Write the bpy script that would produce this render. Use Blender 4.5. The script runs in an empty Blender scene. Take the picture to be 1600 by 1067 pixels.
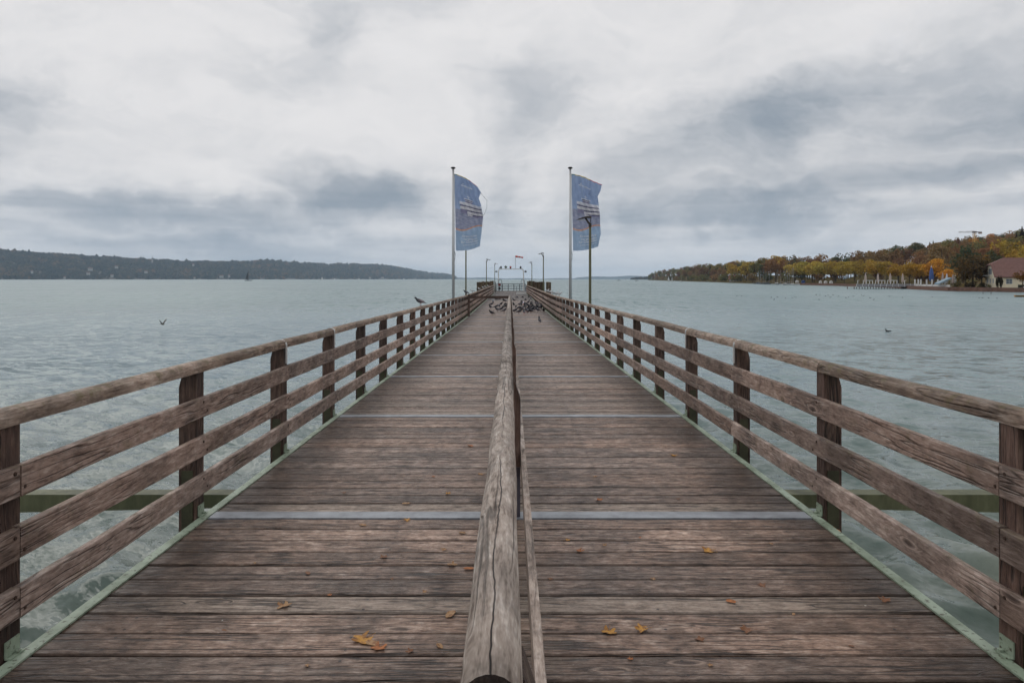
import bpy, bmesh, math, random
import numpy as np
from mathutils import Vector, Matrix, Euler

random.seed(7)
R = math.radians
scene = bpy.context.scene
COL = scene.collection

# ------------------------------------------------------------------ camera
F = 1100.0            # focal length in pixels of the 1600 wide photograph
CX, HZ = 797.0, 436.0  # vanishing point of the pier axis / horizon
ZC = 1.65             # eye height above the near deck
HW = 3.40             # eye height above the lake
ZW = ZC - HW          # lake level
cam_d = bpy.data.cameras.new('camera')
cam = bpy.data.objects.new('camera', cam_d)
COL.objects.link(cam)
cam.location = (0, 0, ZC)
cam.rotation_euler = (R(90), 0, 0)
cam_d.sensor_width = 36
cam_d.lens = 36 * F / 1600
cam_d.shift_x = (800 - CX) / 1600
cam_d.shift_y = -(533.5 - HZ) / 1600
cam_d.clip_start = 0.05
cam_d.clip_end = 80000
scene.camera = cam

# ------------------------------------------------------------------ render / view
scene.view_settings.view_transform = 'Standard'
scene.view_settings.look = 'None'
scene.view_settings.gamma = 1
scene.view_settings.use_curve_mapping = False
scene.view_settings.exposure = 0.0
cy = scene.cycles
cy.use_denoising = True
cy.max_bounces = 6
cy.diffuse_bounces = 3
cy.glossy_bounces = 3
cy.transmission_bounces = 2
cy.transparent_max_bounces = 6
cy.volume_bounces = 2
cy.caustics_reflective = False
cy.caustics_refractive = False
cy.sample_clamp_indirect = 4
cy.use_adaptive_sampling = True
cy.adaptive_threshold = 0.024
cy.adaptive_min_samples = 12


def lin(c):
    return c / 12.92 if c <= 0.04045 else ((c + 0.055) / 1.055) ** 2.4


def S(r, g, b, k=1.0):
    """sRGB bytes -> linear RGBA"""
    return (lin(r / 255) * k, lin(g / 255) * k, lin(b / 255) * k, 1)


# ------------------------------------------------------------------ node helper
class NT:
    def __init__(self, tree):
        self.t = tree
        tree.nodes.clear()

    def n(self, typ, ins=None, **props):
        nd = self.t.nodes.new(typ)
        for k, v in props.items():
            setattr(nd, k, v)
        if ins:
            for k, v in ins.items():
                self.set(nd, k, v)
        return nd

    def set(self, nd, k, v):
        s = nd.inputs[k]
        if isinstance(v, bpy.types.NodeSocket):
            self.t.links.new(v, s)
        elif isinstance(v, bpy.types.Node):
            self.t.links.new(v.outputs[0], s)
        else:
            s.default_value = v

    def m(self, op, a, b=None, c=None, clamp=False):
        nd = self.t.nodes.new('ShaderNodeMath')
        nd.operation = op
        nd.use_clamp = clamp
        for i, v in enumerate((a, b, c)):
            if v is not None:
                self.set(nd, i, v)
        return nd.outputs[0]

    def vm(self, op, a, b=None, scale=None):
        nd = self.t.nodes.new('ShaderNodeVectorMath')
        nd.operation = op
        self.set(nd, 0, a)
        if b is not None:
            self.set(nd, 1, b)
        if scale is not None:
            self.set(nd, 'Scale', scale)
        return nd.outputs['Value'] if op in ('LENGTH', 'DOT_PRODUCT', 'DISTANCE') else nd.outputs[0]

    def mix(self, f, a, b, blend='MIX'):
        nd = self.t.nodes.new('ShaderNodeMix')
        nd.data_type = 'RGBA'
        nd.blend_type = blend
        nd.clamp_factor = True
        self.set(nd, 0, f)
        self.set(nd, 6, a)
        self.set(nd, 7, b)
        return nd.outputs[2]

    def mr(self, v, a, b, c=0.0, d=1.0, smooth=True):
        nd = self.t.nodes.new('ShaderNodeMapRange')
        nd.interpolation_type = 'SMOOTHSTEP' if smooth else 'LINEAR'
        for i, x in enumerate((v, a, b, c, d)):
            self.set(nd, i, x)
        return nd.outputs[0]

    def noise(self, vec, scale=1.0, detail=4.0, rough=0.55, dist=0.0, out=0):
        nd = self.n('ShaderNodeTexNoise', {'Vector': vec, 'Scale': scale, 'Detail': detail,
                                           'Roughness': rough, 'Distortion': dist})
        return nd.outputs[out]

    def sep(self, v):
        nd = self.n('ShaderNodeSeparateXYZ', {0: v})
        return nd.outputs

    def comb(self, x, y, z):
        return self.n('ShaderNodeCombineXYZ', {0: x, 1: y, 2: z}).outputs[0]


# ------------------------------------------------------------------ world: overcast sky
SUN_AZ, SUN_EL = R(-38), R(42)      # azimuth from +Y towards +X
world = bpy.data.worlds.new('World')
scene.world = world
world.use_nodes = True
w = NT(world.node_tree)
gen = w.n('ShaderNodeTexCoord').outputs['Generated']
sx, sy, sz = w.sep(gen)
sky = w.n('ShaderNodeTexSky', sky_type='NISHITA')
sky.sun_disc = False
sky.sun_elevation = SUN_EL
sky.sun_rotation = SUN_AZ
sky.air_density = 1.2
sky.dust_density = 2.0
az = w.m('ARCTAN2', sx, sy)
el = w.m('ARCSINE', w.m('MINIMUM', w.m('MAXIMUM', sz, -1.0), 1.0))
# cloud-plane coordinates: clouds flatten towards the horizon
zz = w.m('ADD', w.m('MAXIMUM', sz, 0.0), 0.10)
pl = w.comb(w.m('DIVIDE', sx, zz), w.m('DIVIDE', sy, zz), 0.0)
wv2 = w.noise(w.comb(az, w.m('MULTIPLY', el, 1.5), 3.3), 4.2, 5.0, 0.58, out=1)
wx = w.sep(wv2)
az_w = w.m('ADD', az, w.m('MULTIPLY', w.m('SUBTRACT', wx[0], 0.5), 0.34))
el_w = w.m('ADD', el, w.m('MULTIPLY', w.m('SUBTRACT', wx[1], 0.5), 0.19))
n_big = w.noise(pl, 0.42, 5.0, 0.52, 0.3)
n_ae = w.noise(w.comb(w.m('MULTIPLY', az_w, 0.8), w.m('MULTIPLY', el_w, 2.0), 1.7), 6.0, 8.0, 0.60)


def ang(px, py):
    a = math.atan2(px - CX, F)
    return a, math.atan2((HZ - py) / F * math.cos(a), 1.0)


# the larger grey cloud bases (direction of centre, half sizes in px, tilt, strength)
PATCH = [(520, 45, 130, 46, 20, .46), (850, 150, 105, 66, 0, .52), (1260, 182, 250, 60, 18, 1.05),
         (1540, 150, 160, 74, 22, .80), (200, 312, 250, 36, -3, .80), (560, 306, 120, 38, 0, .95),
         (1140, 330, 240, 36, 6, .78), (1480, 275, 200, 52, 8, .78), (800, 300, 80, 60, 0, .60),
         (300, 374, 440, 24, 0, .66), (1420, 348, 240, 26, 5, .55), (30, 150, 80, 50, 0, .45),
         (-420, 190, 300, 70, 10, .6), (2100, 210, 320, 80, -8, .6), (1480, 20, 160, 30, 10, .30)]
dark = None
for (px, py, rx, ry, tilt, st) in PATCH:
    a0, e0 = ang(px, py)
    ra, re = rx / F, ry / F
    c, s = math.cos(R(tilt)), math.sin(R(tilt))
    da = w.m('SUBTRACT', az_w, a0)
    de = w.m('SUBTRACT', el_w, e0)
    p = w.m('DIVIDE', w.m('ADD', w.m('MULTIPLY', da, c), w.m('MULTIPLY', de, s)), ra)
    q = w.m('DIVIDE', w.m('SUBTRACT', w.m('MULTIPLY', de, c), w.m('MULTIPLY', da, s)), re)
    r2 = w.m('ADD', w.m('MULTIPLY', p, p), w.m('MULTIPLY', q, q))
    g = w.m('MULTIPLY', w.m('EXPONENT', w.m('MULTIPLY', r2, -0.9)), st)
    dark = g if dark is None else w.m('MAXIMUM', dark, g)
d_ = w.m('ADD', w.m('MULTIPLY', dark, 0.95), w.m('MULTIPLY', w.m('SUBTRACT', n_ae, 0.46), 1.15))
d_ = w.m('ADD', d_, w.m('MULTIPLY', w.m('SUBTRACT', n_big, 0.45), 0.35))
n_f = w.noise(w.comb(w.m('MULTIPLY', az_w, 0.9), w.m('MULTIPLY', el_w, 2.0), 8.8), 19.0, 5.0, 0.62)
d_ = w.m('ADD', d_, w.m('MULTIPLY', w.m('SUBTRACT', n_f, 0.5), 0.42))
strk = w.noise(w.comb(w.m('MULTIPLY', az_w, 1.6), w.m('MULTIPLY', el, 16.0), 5.0), 2.6, 6.0, 0.58)
lowb = w.mr(el, 0.03, 0.22, 1.0, 0.0)
d_ = w.m('ADD', d_, w.m('MULTIPLY', w.m('MULTIPLY', w.m('SUBTRACT', strk, 0.45), 1.3), lowb))
dk = w.mr(d_, -0.16, 1.30)
cl = w.mix(dk, S(231, 230, 231), S(140, 152, 165))
# thicker, bluer air low down
lowf = w.mr(el, 0.01, 0.15, 1.0, 0.0)
cl = w.mix(w.m('MULTIPLY', lowf, 0.40), cl, S(176, 189, 203))
# the few thin spots let the blue of the clear sky through
thin = w.m('MULTIPLY', w.mr(n_ae, 0.25, 0.42, 1.0, 0.0), 0.10)
skyc = w.vm('SCALE', sky.outputs[0], scale=0.10)
colr = w.mix(thin, cl, skyc)
bg = w.n('ShaderNodeBackground', {'Color': colr, 'Strength': 1.0})
w.n('ShaderNodeOutputWorld', {'Surface': bg})

sun_d = bpy.data.lights.new('sun', 'SUN')
sun_d.energy = 0.5
sun_d.angle = R(36)
sun_d.color = (1.0, 0.96, 0.90)
sun = bpy.data.objects.new('sun', sun_d)
COL.objects.link(sun)
sd = Vector((math.sin(SUN_AZ) * math.cos(SUN_EL), math.cos(SUN_AZ) * math.cos(SUN_EL), math.sin(SUN_EL)))
sun.rotation_euler = (-sd).to_track_quat('-Z', 'Y').to_euler()

# ------------------------------------------------------------------ materials
MATS = {}


def new_mat(name):
    m = bpy.data.materials.new(name)
    m.use_nodes = True
    return m, NT(m.node_tree)


def out(t, shader, disp=None):
    t.n('ShaderNodeOutputMaterial', {'Surface': shader})


def plain(name, col, rough=0.6, metal=0.0, var=0.25, scale=6.0, spec=0.4, bump=0.0):
    """paint / stone / metal with uneven tone"""
    if name in MATS:
        return MATS[name]
    m, t = new_mat(name)
    co = t.n('ShaderNodeTexCoord').outputs['Object']
    rnd = t.n('ShaderNodeObjectInfo').outputs['Random']
    v = t.vm('ADD', co, t.comb(t.m('MULTIPLY', rnd, 31.0), 0.0, 0.0))
    n1 = t.noise(v, scale, 6.0, 0.6)
    n2 = t.noise(v, scale * 7, 3.0, 0.6)
    f = t.m('ADD', t.m('MULTIPLY', n1, 0.7), t.m('MULTIPLY', n2, 0.3))
    k = t.mr(f, 0.3, 0.7, 1 - var, 1 + var)
    c = t.mix(1.0, col, t.comb(k, k, k), 'MULTIPLY')
    ins = {'Base Color': c, 'Roughness': t.mr(n2, 0.3, 0.7, max(0.05, rough - .1), min(1, rough + .1)),
           'Metallic': metal, 'Specular IOR Level': spec}
    if bump:
        ins['Normal'] = t.n('ShaderNodeBump', {'Height': f, 'Strength': bump, 'Distance': 0.01}).outputs[0]
    b = t.n('ShaderNodeBsdfPrincipled', ins)
    out(t, b)
    MATS[name] = m
    return m


def wood(name, axis, dark_c, mid_c, light_c, rough=0.62, use_obj=False, moss=0.0, gscale=1.0, stain=0.5, edge_x=None, crack=1.0, split=None, ls=1.0):
    """weathered timber; grain runs along the given local axis"""
    m, t = new_mat(name)
    co = t.n('ShaderNodeTexCoord').outputs['Object']
    oi = t.n('ShaderNodeObjectInfo')
    rnd = oi.outputs['Random']
    x, y, z = t.sep(co)
    L, A, B = {'X': (x, y, z), 'Y': (y, x, z), 'Z': (z, x, y)}[axis]
    ro = t.m('MULTIPLY', rnd, 57.0)
    L2 = t.m('ADD', L, ro)
    A2 = t.m('ADD', A, t.m('MULTIPLY', rnd, 13.0))
    # knots bend the grain
    kv = t.comb(t.m('MULTIPLY', L2, 2.3), t.m('MULTIPLY', A2, 8.0), t.m('MULTIPLY', B, 8.0))
    vor = t.n('ShaderNodeTexVoronoi', {'Vector': kv, 'Scale': 1.0, 'Randomness': 1.0})
    kd = vor.outputs['Distance']
    ksel = t.m('GREATER_THAN', t.sep(vor.outputs['Color'])[0], 0.55)
    bend = t.m('MULTIPLY', t.m('MULTIPLY', t.mr(kd, 0.0, 0.42, 1.0, 0.0), ksel), 0.035)
    wob = t.m('MULTIPLY', t.m('SUBTRACT', t.noise(t.comb(t.m('MULTIPLY', L2, 1.6), t.m('MULTIPLY', A2, 3.0), B), 1.0, 3.0, 0.5), 0.5), 0.05)
    A3 = t.m('ADD', t.m('ADD', A2, bend), wob)
    B3 = t.m('ADD', B, bend)
    g1 = t.noise(t.comb(t.m('MULTIPLY', L2, 6.0 * gscale * ls), t.m('MULTIPLY', A3, 75 * gscale), t.m('MULTIPLY', B3, 75 * gscale)), 1.0, 3.0, 0.68)
    g2 = t.noise(t.comb(t.m('MULTIPLY', L2, 3.6 * ls), t.m('MULTIPLY', A3, 22), t.m('MULTIPLY', B3, 22)), 1.0, 3.0, 0.68)
    g3 = t.noise(t.comb(t.m('MULTIPLY', L2, 22.0 * ls), t.m('MULTIPLY', A3, 230), t.m('MULTIPLY', B3, 230)), 1.0, 1.0, 0.6)
    cr = t.noise(t.comb(t.m('MULTIPLY', L2, 1.3), t.m('MULTIPLY', A3, 24), t.m('MULTIPLY', B3, 24)), 1.0, 1.0, 0.4)
    crk = t.m('MULTIPLY', t.mr(t.m('ABSOLUTE', t.m('SUBTRACT', cr, 0.5)), 0.0, 0.045, 1.0, 0.0),
              t.mr(t.noise(t.comb(t.m('MULTIPLY', L2, 0.9), t.m('MULTIPLY', A2, 5), 0.0), 1.0, 2.0, 0.5), 0.44, 0.54))
    f = t.m('ADD', t.m('MULTIPLY', g1, 0.40), t.m('ADD', t.m('MULTIPLY', g2, 0.46), t.m('MULTIPLY', g3, 0.14)))
    c = t.mix(t.mr(f, 0.36, 0.52), dark_c, mid_c)
    c = t.mix(t.mr(f, 0.50, 0.66), c, light_c)
    # tone of the individual piece
    tone = t.mr(t.m('FRACT', t.m('MULTIPLY', rnd, 7.31)), 0.0, 1.0, 0.62, 1.34, smooth=False)
    # broad weathering
    wn = t.noise(t.vm('ADD', co, t.comb(ro, 0.0, 0.0)), 1.3, 3.0, 0.62)
    wk = t.mr(wn, 0.38, 0.58, 1 - stain, 1.10)
    dn = t.mr(t.noise(t.comb(t.m('MULTIPLY', L2, 7.0 * ls), t.m('MULTIPLY', A2, 16.0), t.m('MULTIPLY', B, 16.0)), 1.0, 3.0, 0.7), 0.32, 0.55, 0.70, 1.06)
    kk = t.m('MULTIPLY', t.m('MULTIPLY', tone, wk), dn)
    gy = t.n('ShaderNodeRGBToBW', {0: c}).outputs[0]
    c = t.mix(t.m('MULTIPLY', t.m('FRACT', t.m('MULTIPLY', rnd, 3.7)), 0.30), c, t.comb(gy, t.m('MULTIPLY', gy, .96), t.m('MULTIPLY', gy, .93)))
    c = t.mix(1.0, c, t.comb(kk, kk, kk), 'MULTIPLY')
    if use_obj:   # paler boards, some replaced, some standing in for far sheen
        nw = t.sep(oi.outputs['Color'])[0]
        pale = t.mix(t.mr(f, 0.35, 0.65), S(118, 102, 90), S(172, 155, 140))
        pale = t.mix(1.0, pale, t.comb(dn, dn, dn), 'MULTIPLY')
        c = t.mix(t.m('MULTIPLY', nw, 0.85), c, pale)
    # knots
    kn = t.m('MULTIPLY', t.mr(kd, 0.05, 0.17, 1.0, 0.0), ksel)
    kr = t.m('MULTIPLY', t.mr(t.m('ABSOLUTE', t.m('SUBTRACT', kd, 0.17)), 0.0, 0.05, 1.0, 0.0), ksel)
    c = t.mix(t.m('MULTIPLY', kn, 0.75), c, S(52, 38, 33))
    c = t.mix(t.m('MULTIPLY', kr, 0.35), c, light_c)
    c = t.mix(t.m('MULTIPLY', crk, 0.85 * crack), c, S(30, 24, 22))
    if split is not None:   # the long drying split along the top
        sw_ = t.m('MULTIPLY', t.m('SUBTRACT', t.noise(t.comb(t.m('MULTIPLY', L2, 2.2), 0.0, 0.0), 1.0, 4.0, 0.6), 0.5), 0.05)
        off_ = t.m('MULTIPLY', t.m('SUBTRACT', t.m('FRACT', t.m('MULTIPLY', rnd, 11.3)), 0.5), 0.11 if use_obj else 0.0)
        sd_ = t.m('ABSOLUTE', t.m('SUBTRACT', t.m('SUBTRACT', t.m('SUBTRACT', A, split), off_), sw_))
        sm = t.m('MULTIPLY', t.mr(sd_, 0.0004, 0.0045 if use_obj else 0.0019, 1.0, 0.0), t.mr(t.noise(t.comb(t.m('MULTIPLY', L2, 1.1), 4.0, 0.0), 1.0, 2.0, 0.5), 0.40, 0.50))
        crk = t.m('MAXIMUM', crk, sm)
        c = t.mix(sm, c, S(34, 28, 26))
    if edge_x is not None:   # grime and moss collected along the kerb angle
        ge = t.geo_x if hasattr(t, 'geo_x') else t.m('ABSOLUTE', L)
        gn = t.noise(co, 5.0, 3.0, 0.65)
        ef = t.m('MULTIPLY', t.mr(t.m('ADD', ge, t.m('MULTIPLY', t.m('SUBTRACT', gn, 0.5), 0.9)), edge_x - 0.75, edge_x + .05), 0.72)
        c = t.mix(ef, c, S(52, 42, 35))
        # trodden, mossy dirt beside the middle rail
        mf = t.m('MULTIPLY', t.mr(t.m('ADD', ge, t.m('MULTIPLY', t.m('SUBTRACT', gn, 0.5), 0.7)), 0.05, 0.34, 1.0, 0.0), 0.45)
        c = t.mix(mf, c, S(74, 62, 47))
        dv = t.n('ShaderNodeTexVoronoi', {'Vector': t.vm('ADD', co, t.comb(ro, ro, 0.0)), 'Scale': 5.0})
        dr = t.m('MULTIPLY', t.m('LESS_THAN', dv.outputs['Distance'], t.m('MULTIPLY', gn, 0.055)),
                 t.m('GREATER_THAN', t.sep(dv.outputs['Color'])[1], 0.80))
        c = t.mix(dr, c, S(205, 203, 198))
        # shade of the gaps painted dark along the plank edges
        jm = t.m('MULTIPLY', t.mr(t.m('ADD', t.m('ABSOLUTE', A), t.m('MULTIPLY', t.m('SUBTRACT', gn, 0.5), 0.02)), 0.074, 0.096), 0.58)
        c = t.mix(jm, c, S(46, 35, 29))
        # fixings over the girders
        aa = t.m('ABSOLUTE', A)
        for gx_ in (0.75, 1.85):
            ds = t.m('SQRT', t.m('ADD', t.m('POWER', t.m('SUBTRACT', ge, gx_), 2.0), t.m('POWER', t.m('SUBTRACT', aa, 0.055), 2.0)))
            c = t.mix(t.m('MULTIPLY', t.mr(ds, 0.012, 0.035, 1.0, 0.0), 0.30), c, S(60, 40, 32))
            c = t.mix(t.m('LESS_THAN', ds, 0.0075), c, S(48, 42, 40))
    if moss:
        mn = t.noise(co, 9.0, 4.0, 0.7)
        up = t.sep(t.n('ShaderNodeNewGeometry').outputs['Normal'])[2]
        mk = t.m('MULTIPLY', t.mr(t.m('ADD', mn, t.m('MULTIPLY', up, 0.10)), 0.56, 0.72), moss)
        c = t.mix(mk, c, S(98, 88, 58))
    h = t.m('SUBTRACT', t.m('ADD', t.m('MULTIPLY', f, 1.0), t.m('MULTIPLY', kr, 0.12)), t.m('MULTIPLY', crk, 0.9))
    bmp = t.n('ShaderNodeBump', {'Height': h, 'Strength': 0.75, 'Distance': 0.012})
    b = t.n('ShaderNodeBsdfPrincipled', {'Base Color': c, 'Roughness': t.mr(f, 0.35, 0.65, rough + .12, rough - .10),
                                         'Specular IOR Level': 0.45, 'Normal': bmp.outputs[0]})
    out(t, b)
    MATS[name] = m
    return m


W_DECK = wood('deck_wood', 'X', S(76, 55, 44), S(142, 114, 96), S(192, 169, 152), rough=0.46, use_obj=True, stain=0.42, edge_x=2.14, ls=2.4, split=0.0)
W_RAIL = wood('rail_wood', 'Y', S(110, 87, 75), S(155, 131, 118), S(194, 174, 161), rough=0.66, moss=0.40, stain=0.30, ls=1.5, crack=0.55)
W_TOP = wood('handrail_wood', 'Y', S(110, 87, 70), S(156, 131, 112), S(194, 174, 156), rough=0.66, moss=0.7, stain=0.30, ls=1.5, crack=0.55)
W_MID = wood('grey_rail_wood', 'Y', S(104, 90, 80), S(156, 142, 131), S(200, 188, 178), rough=0.7, stain=0.22, gscale=1.1, crack=0.6, split=-0.026, ls=1.6)
W_LOW = wood('low_rail_wood', 'Y', S(102, 87, 77), S(140, 124, 113), S(174, 160, 149), rough=0.7, stain=0.25, ls=1.5, crack=0.5)
W_POST = wood('post_wood', 'Z', S(60, 43, 36), S(94, 71, 61), S(128, 104, 91), rough=0.66, moss=0.12, stain=0.35)
W_PILE = wood('pile_wood', 'Z', S(58, 45, 34), S(100, 82, 60), S(134, 116, 90), rough=0.75, moss=0.5, stain=0.4)
W_CROSS = wood('cross_wood', 'X', S(70, 52, 46), S(104, 82, 72), S(134, 114, 104), rough=0.66, stain=0.3)

# green painted steel, chipped and dirty
m, t = new_mat('green_steel')
co = t.n('ShaderNodeTexCoord').outputs['Object']
n1 = t.noise(co, 4.0, 7.0, 0.65)
n2 = t.noise(co, 38.0, 4.0, 0.6)
c = t.mix(t.mr(n1, 0.35, 0.65), S(112, 126, 106), S(150, 164, 146))
c = t.mix(t.mr(n2, 0.56, 0.68), c, S(62, 58, 44))
out(t, t.n('ShaderNodeBsdfPrincipled', {'Base Color': c, 'Roughness': 0.55}))
GREEN = m
m, t = new_mat('olive_steel')
co = t.n('ShaderNodeTexCoord').outputs['Object']
n1 = t.noise(t.vm('MULTIPLY', co, (1, 1, 0.3)), 5.0, 6.0, 0.65)
c = t.mix(t.mr(n1, 0.35, 0.68), S(72, 76, 52), S(104, 106, 78))
out(t, t.n('ShaderNodeBsdfPrincipled', {'Base Color': c, 'Roughness': 0.6}))
OLIVE = m
ZINC = plain('zinc_plate', S(150, 154, 160), rough=0.48, metal=0.45, var=0.34, scale=5, spec=0.5, bump=0.3)
STRAP = plain('strap_metal', S(196, 196, 194), rough=0.4, metal=0.5, var=0.08)
ALU = plain('pole_aluminium', S(190, 192, 194), rough=0.38, metal=0.35, var=0.05)
BLACK = plain('black_plastic', S(34, 33, 34), rough=0.5, var=0.1)
LAMPPOLE = plain('lamp_pole_green', S(84, 84, 58), rough=0.5, var=0.25, scale=4)
LAMPHEAD = plain('lamp_head_brown', S(58, 51, 48), rough=0.45, var=0.1)
LENS = plain('lamp_lens', S(190, 190, 184), rough=0.2, var=0.05)
WHITE = plain('white_paint', S(208, 208, 207), rough=0.5, var=0.06)
GALV = plain('galvanised', S(128, 136, 142), rough=0.45, metal=0.4, var=0.1)
REDM = plain('signal_red', S(190, 60, 50), rough=0.5, var=0.08)
POLEGREY = plain('concrete_grey', S(150, 148, 142), rough=0.85, var=0.15)

# ------------------------------------------------------------------ mesh helpers


def mesh_obj(name, verts, faces, mat=None, parent=None, smooth=False):
    me = bpy.data.meshes.new(name)
    me.from_pydata([tuple(v) for v in verts], [], faces)
    me.update()
    if smooth:
        me.polygons.foreach_set('use_smooth', [True] * len(me.polygons))
    if mat is not None:
        me.materials.append(mat)
    return link(name, me, parent)


def link(name, me, parent=None, loc=None, rot=None):
    o = bpy.data.objects.new(name, me)
    COL.objects.link(o)
    if parent is not None:
        o.parent = parent
    if loc is not None:
        o.location = loc
    if rot is not None:
        o.rotation_euler = rot
    return o


def tag(o, label=None, cat=None, group=None, kind=None):
    if label:
        o['label'] = label
    if cat:
        o['category'] = cat
    if group:
        o['group'] = group
    if kind:
        o['kind'] = kind
    return o


def empty(name, loc=(0, 0, 0), rz=0.0):
    e = bpy.data.objects.new(name, None)
    COL.objects.link(e)
    e.location = loc
    e.rotation_euler = (0, 0, rz)
    e.empty_display_size = 0.2
    return e


class MB:
    """collects shapes that become one mesh"""

    def __init__(self):
        self.v, self.f = [], []

    def add(self, verts, faces):
        o = len(self.v)
        self.v += [tuple(p) for p in verts]
        self.f += [tuple(i + o for i in fc) for fc in faces]
        return self

    def box(self, x0, x1, y0, y1, z0, z1):
        v = [(x0, y0, z0), (x1, y0, z0), (x1, y1, z0), (x0, y1, z0), (x0, y0, z1), (x1, y0, z1), (x1, y1, z1), (x0, y1, z1)]
        f = [(0, 3, 2, 1), (4, 5, 6, 7), (0, 1, 5, 4), (1, 2, 6, 5), (2, 3, 7, 6), (3, 0, 4, 7)]
        return self.add(v, f)

    def tube(self, pts, r, seg=8, cap=True):
        pts = [Vector(p) for p in pts]
        rs = r if isinstance(r, (list, tuple)) else [r] * len(pts)
        ring = []
        up = Vector((0, 0, 1))
        for i, p in enumerate(pts):
            d = (pts[min(i + 1, len(pts) - 1)] - pts[max(i - 1, 0)]).normalized()
            a = d.cross(up)
            if a.length < 0.05:
                a = d.cross(Vector((1, 0, 0)))
            a.normalize()
            b = a.cross(d).normalized()
            ring.append([p + (a * math.cos(2 * math.pi * k / seg) + b * math.sin(2 * math.pi * k / seg)) * rs[i] for k in range(seg)])
        v = [q for rg in ring for q in rg]
        f = []
        for i in range(len(pts) - 1):
            for k in range(seg):
                k2 = (k + 1) % seg
                f.append((i * seg + k, (i + 1) * seg + k, (i + 1) * seg + k2, i * seg + k2))
        if cap:
            f.append(tuple(range(seg)))
            f.append(tuple(reversed(range((len(pts) - 1) * seg, len(pts) * seg))))
        return self.add(v, f)

    def prism(self, poly, axis, a, b):
        """extrude a 2-D polygon along an axis from a to b"""
        n = len(poly)

        def P(p, s):
            return {'X': (s, p[0], p[1]), 'Y': (p[0], s, p[1]), 'Z': (p[0], p[1], s)}[axis]
        v = [P(p, a) for p in poly] + [P(p, b) for p in poly]
        f = [tuple(range(n)), tuple(reversed(range(n, 2 * n)))]
        for i in range(n):
            j = (i + 1) % n
            f.append((i, i + n, j + n, j))
        return self.add(v, f)

    def lathe(self, prof, seg=12, cx=0, cy=0):
        v, f = [], []
        for (r, z) in prof:
            for k in range(seg):
                a = 2 * math.pi * k / seg
                v.append((cx + r * math.cos(a), cy + r * math.sin(a), z))
        for i in range(len(prof) - 1):
            for k in range(seg):
                k2 = (k + 1) % seg
                f.append((i * seg + k, i * seg + k2, (i + 1) * seg + k2, (i + 1) * seg + k))
        f.append(tuple(reversed(range(seg))))
        f.append(tuple(range((len(prof) - 1) * seg, len(prof) * seg)))
        return self.add(v, f)

    def mesh(self, name, mat, smooth=False, fix=True):
        me = bpy.data.meshes.new(name)
        me.from_pydata(self.v, [], self.f)
        if fix:
            bm = bmesh.new()
            bm.from_mesh(me)
            bmesh.ops.recalc_face_normals(bm, faces=bm.faces)
            bm.to_mesh(me)
            bm.free()
        me.update()
        if smooth:
            me.polygons.foreach_set('use_smooth', [True] * len(me.polygons))
        if mat is not None:
            me.materials.append(mat)
        return me

    def build(self, name, mat, parent=None, smooth=False, loc=None, rot=None):
        return link(name, self.mesh(name, mat, smooth), parent, loc, rot)


def copy_tree(o, parent=None):
    c = o.copy()
    COL.objects.link(c)
    c.parent = parent
    for ch in list(o.children):
        copy_tree(ch, c)
    return c


# ------------------------------------------------------------------ pier profile
SLOPE, Y_FLAT, Y_END = 0.0077, 36.0, 116.0


def zdeck(y):
    return -SLOPE * min(max(y, -10), Y_FLAT)


def rx(y):
    return -math.atan(SLOPE) if y < Y_FLAT else 0.0


def deck_pt(px, py):
    """point of the pier deck seen at a photograph pixel"""
    y = ZC * F / max(1e-3, (py - HZ - F * SLOPE))
    if y > Y_FLAT or y < 0:
        y = (ZC + SLOPE * Y_FLAT) * F / (py - HZ)
    return Vector(((px - CX) * y / F, y, zdeck(y)))


def water_pt(px, py, z=None):
    z = ZW if z is None else z
    y = (ZC - z) * F / (py - HZ)
    return Vector(((px - CX) * y / F, y, z))


def at(px, py, y):
    return Vector(((px - CX) * y / F, y, ZC + (HZ - py) * y / F))


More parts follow.
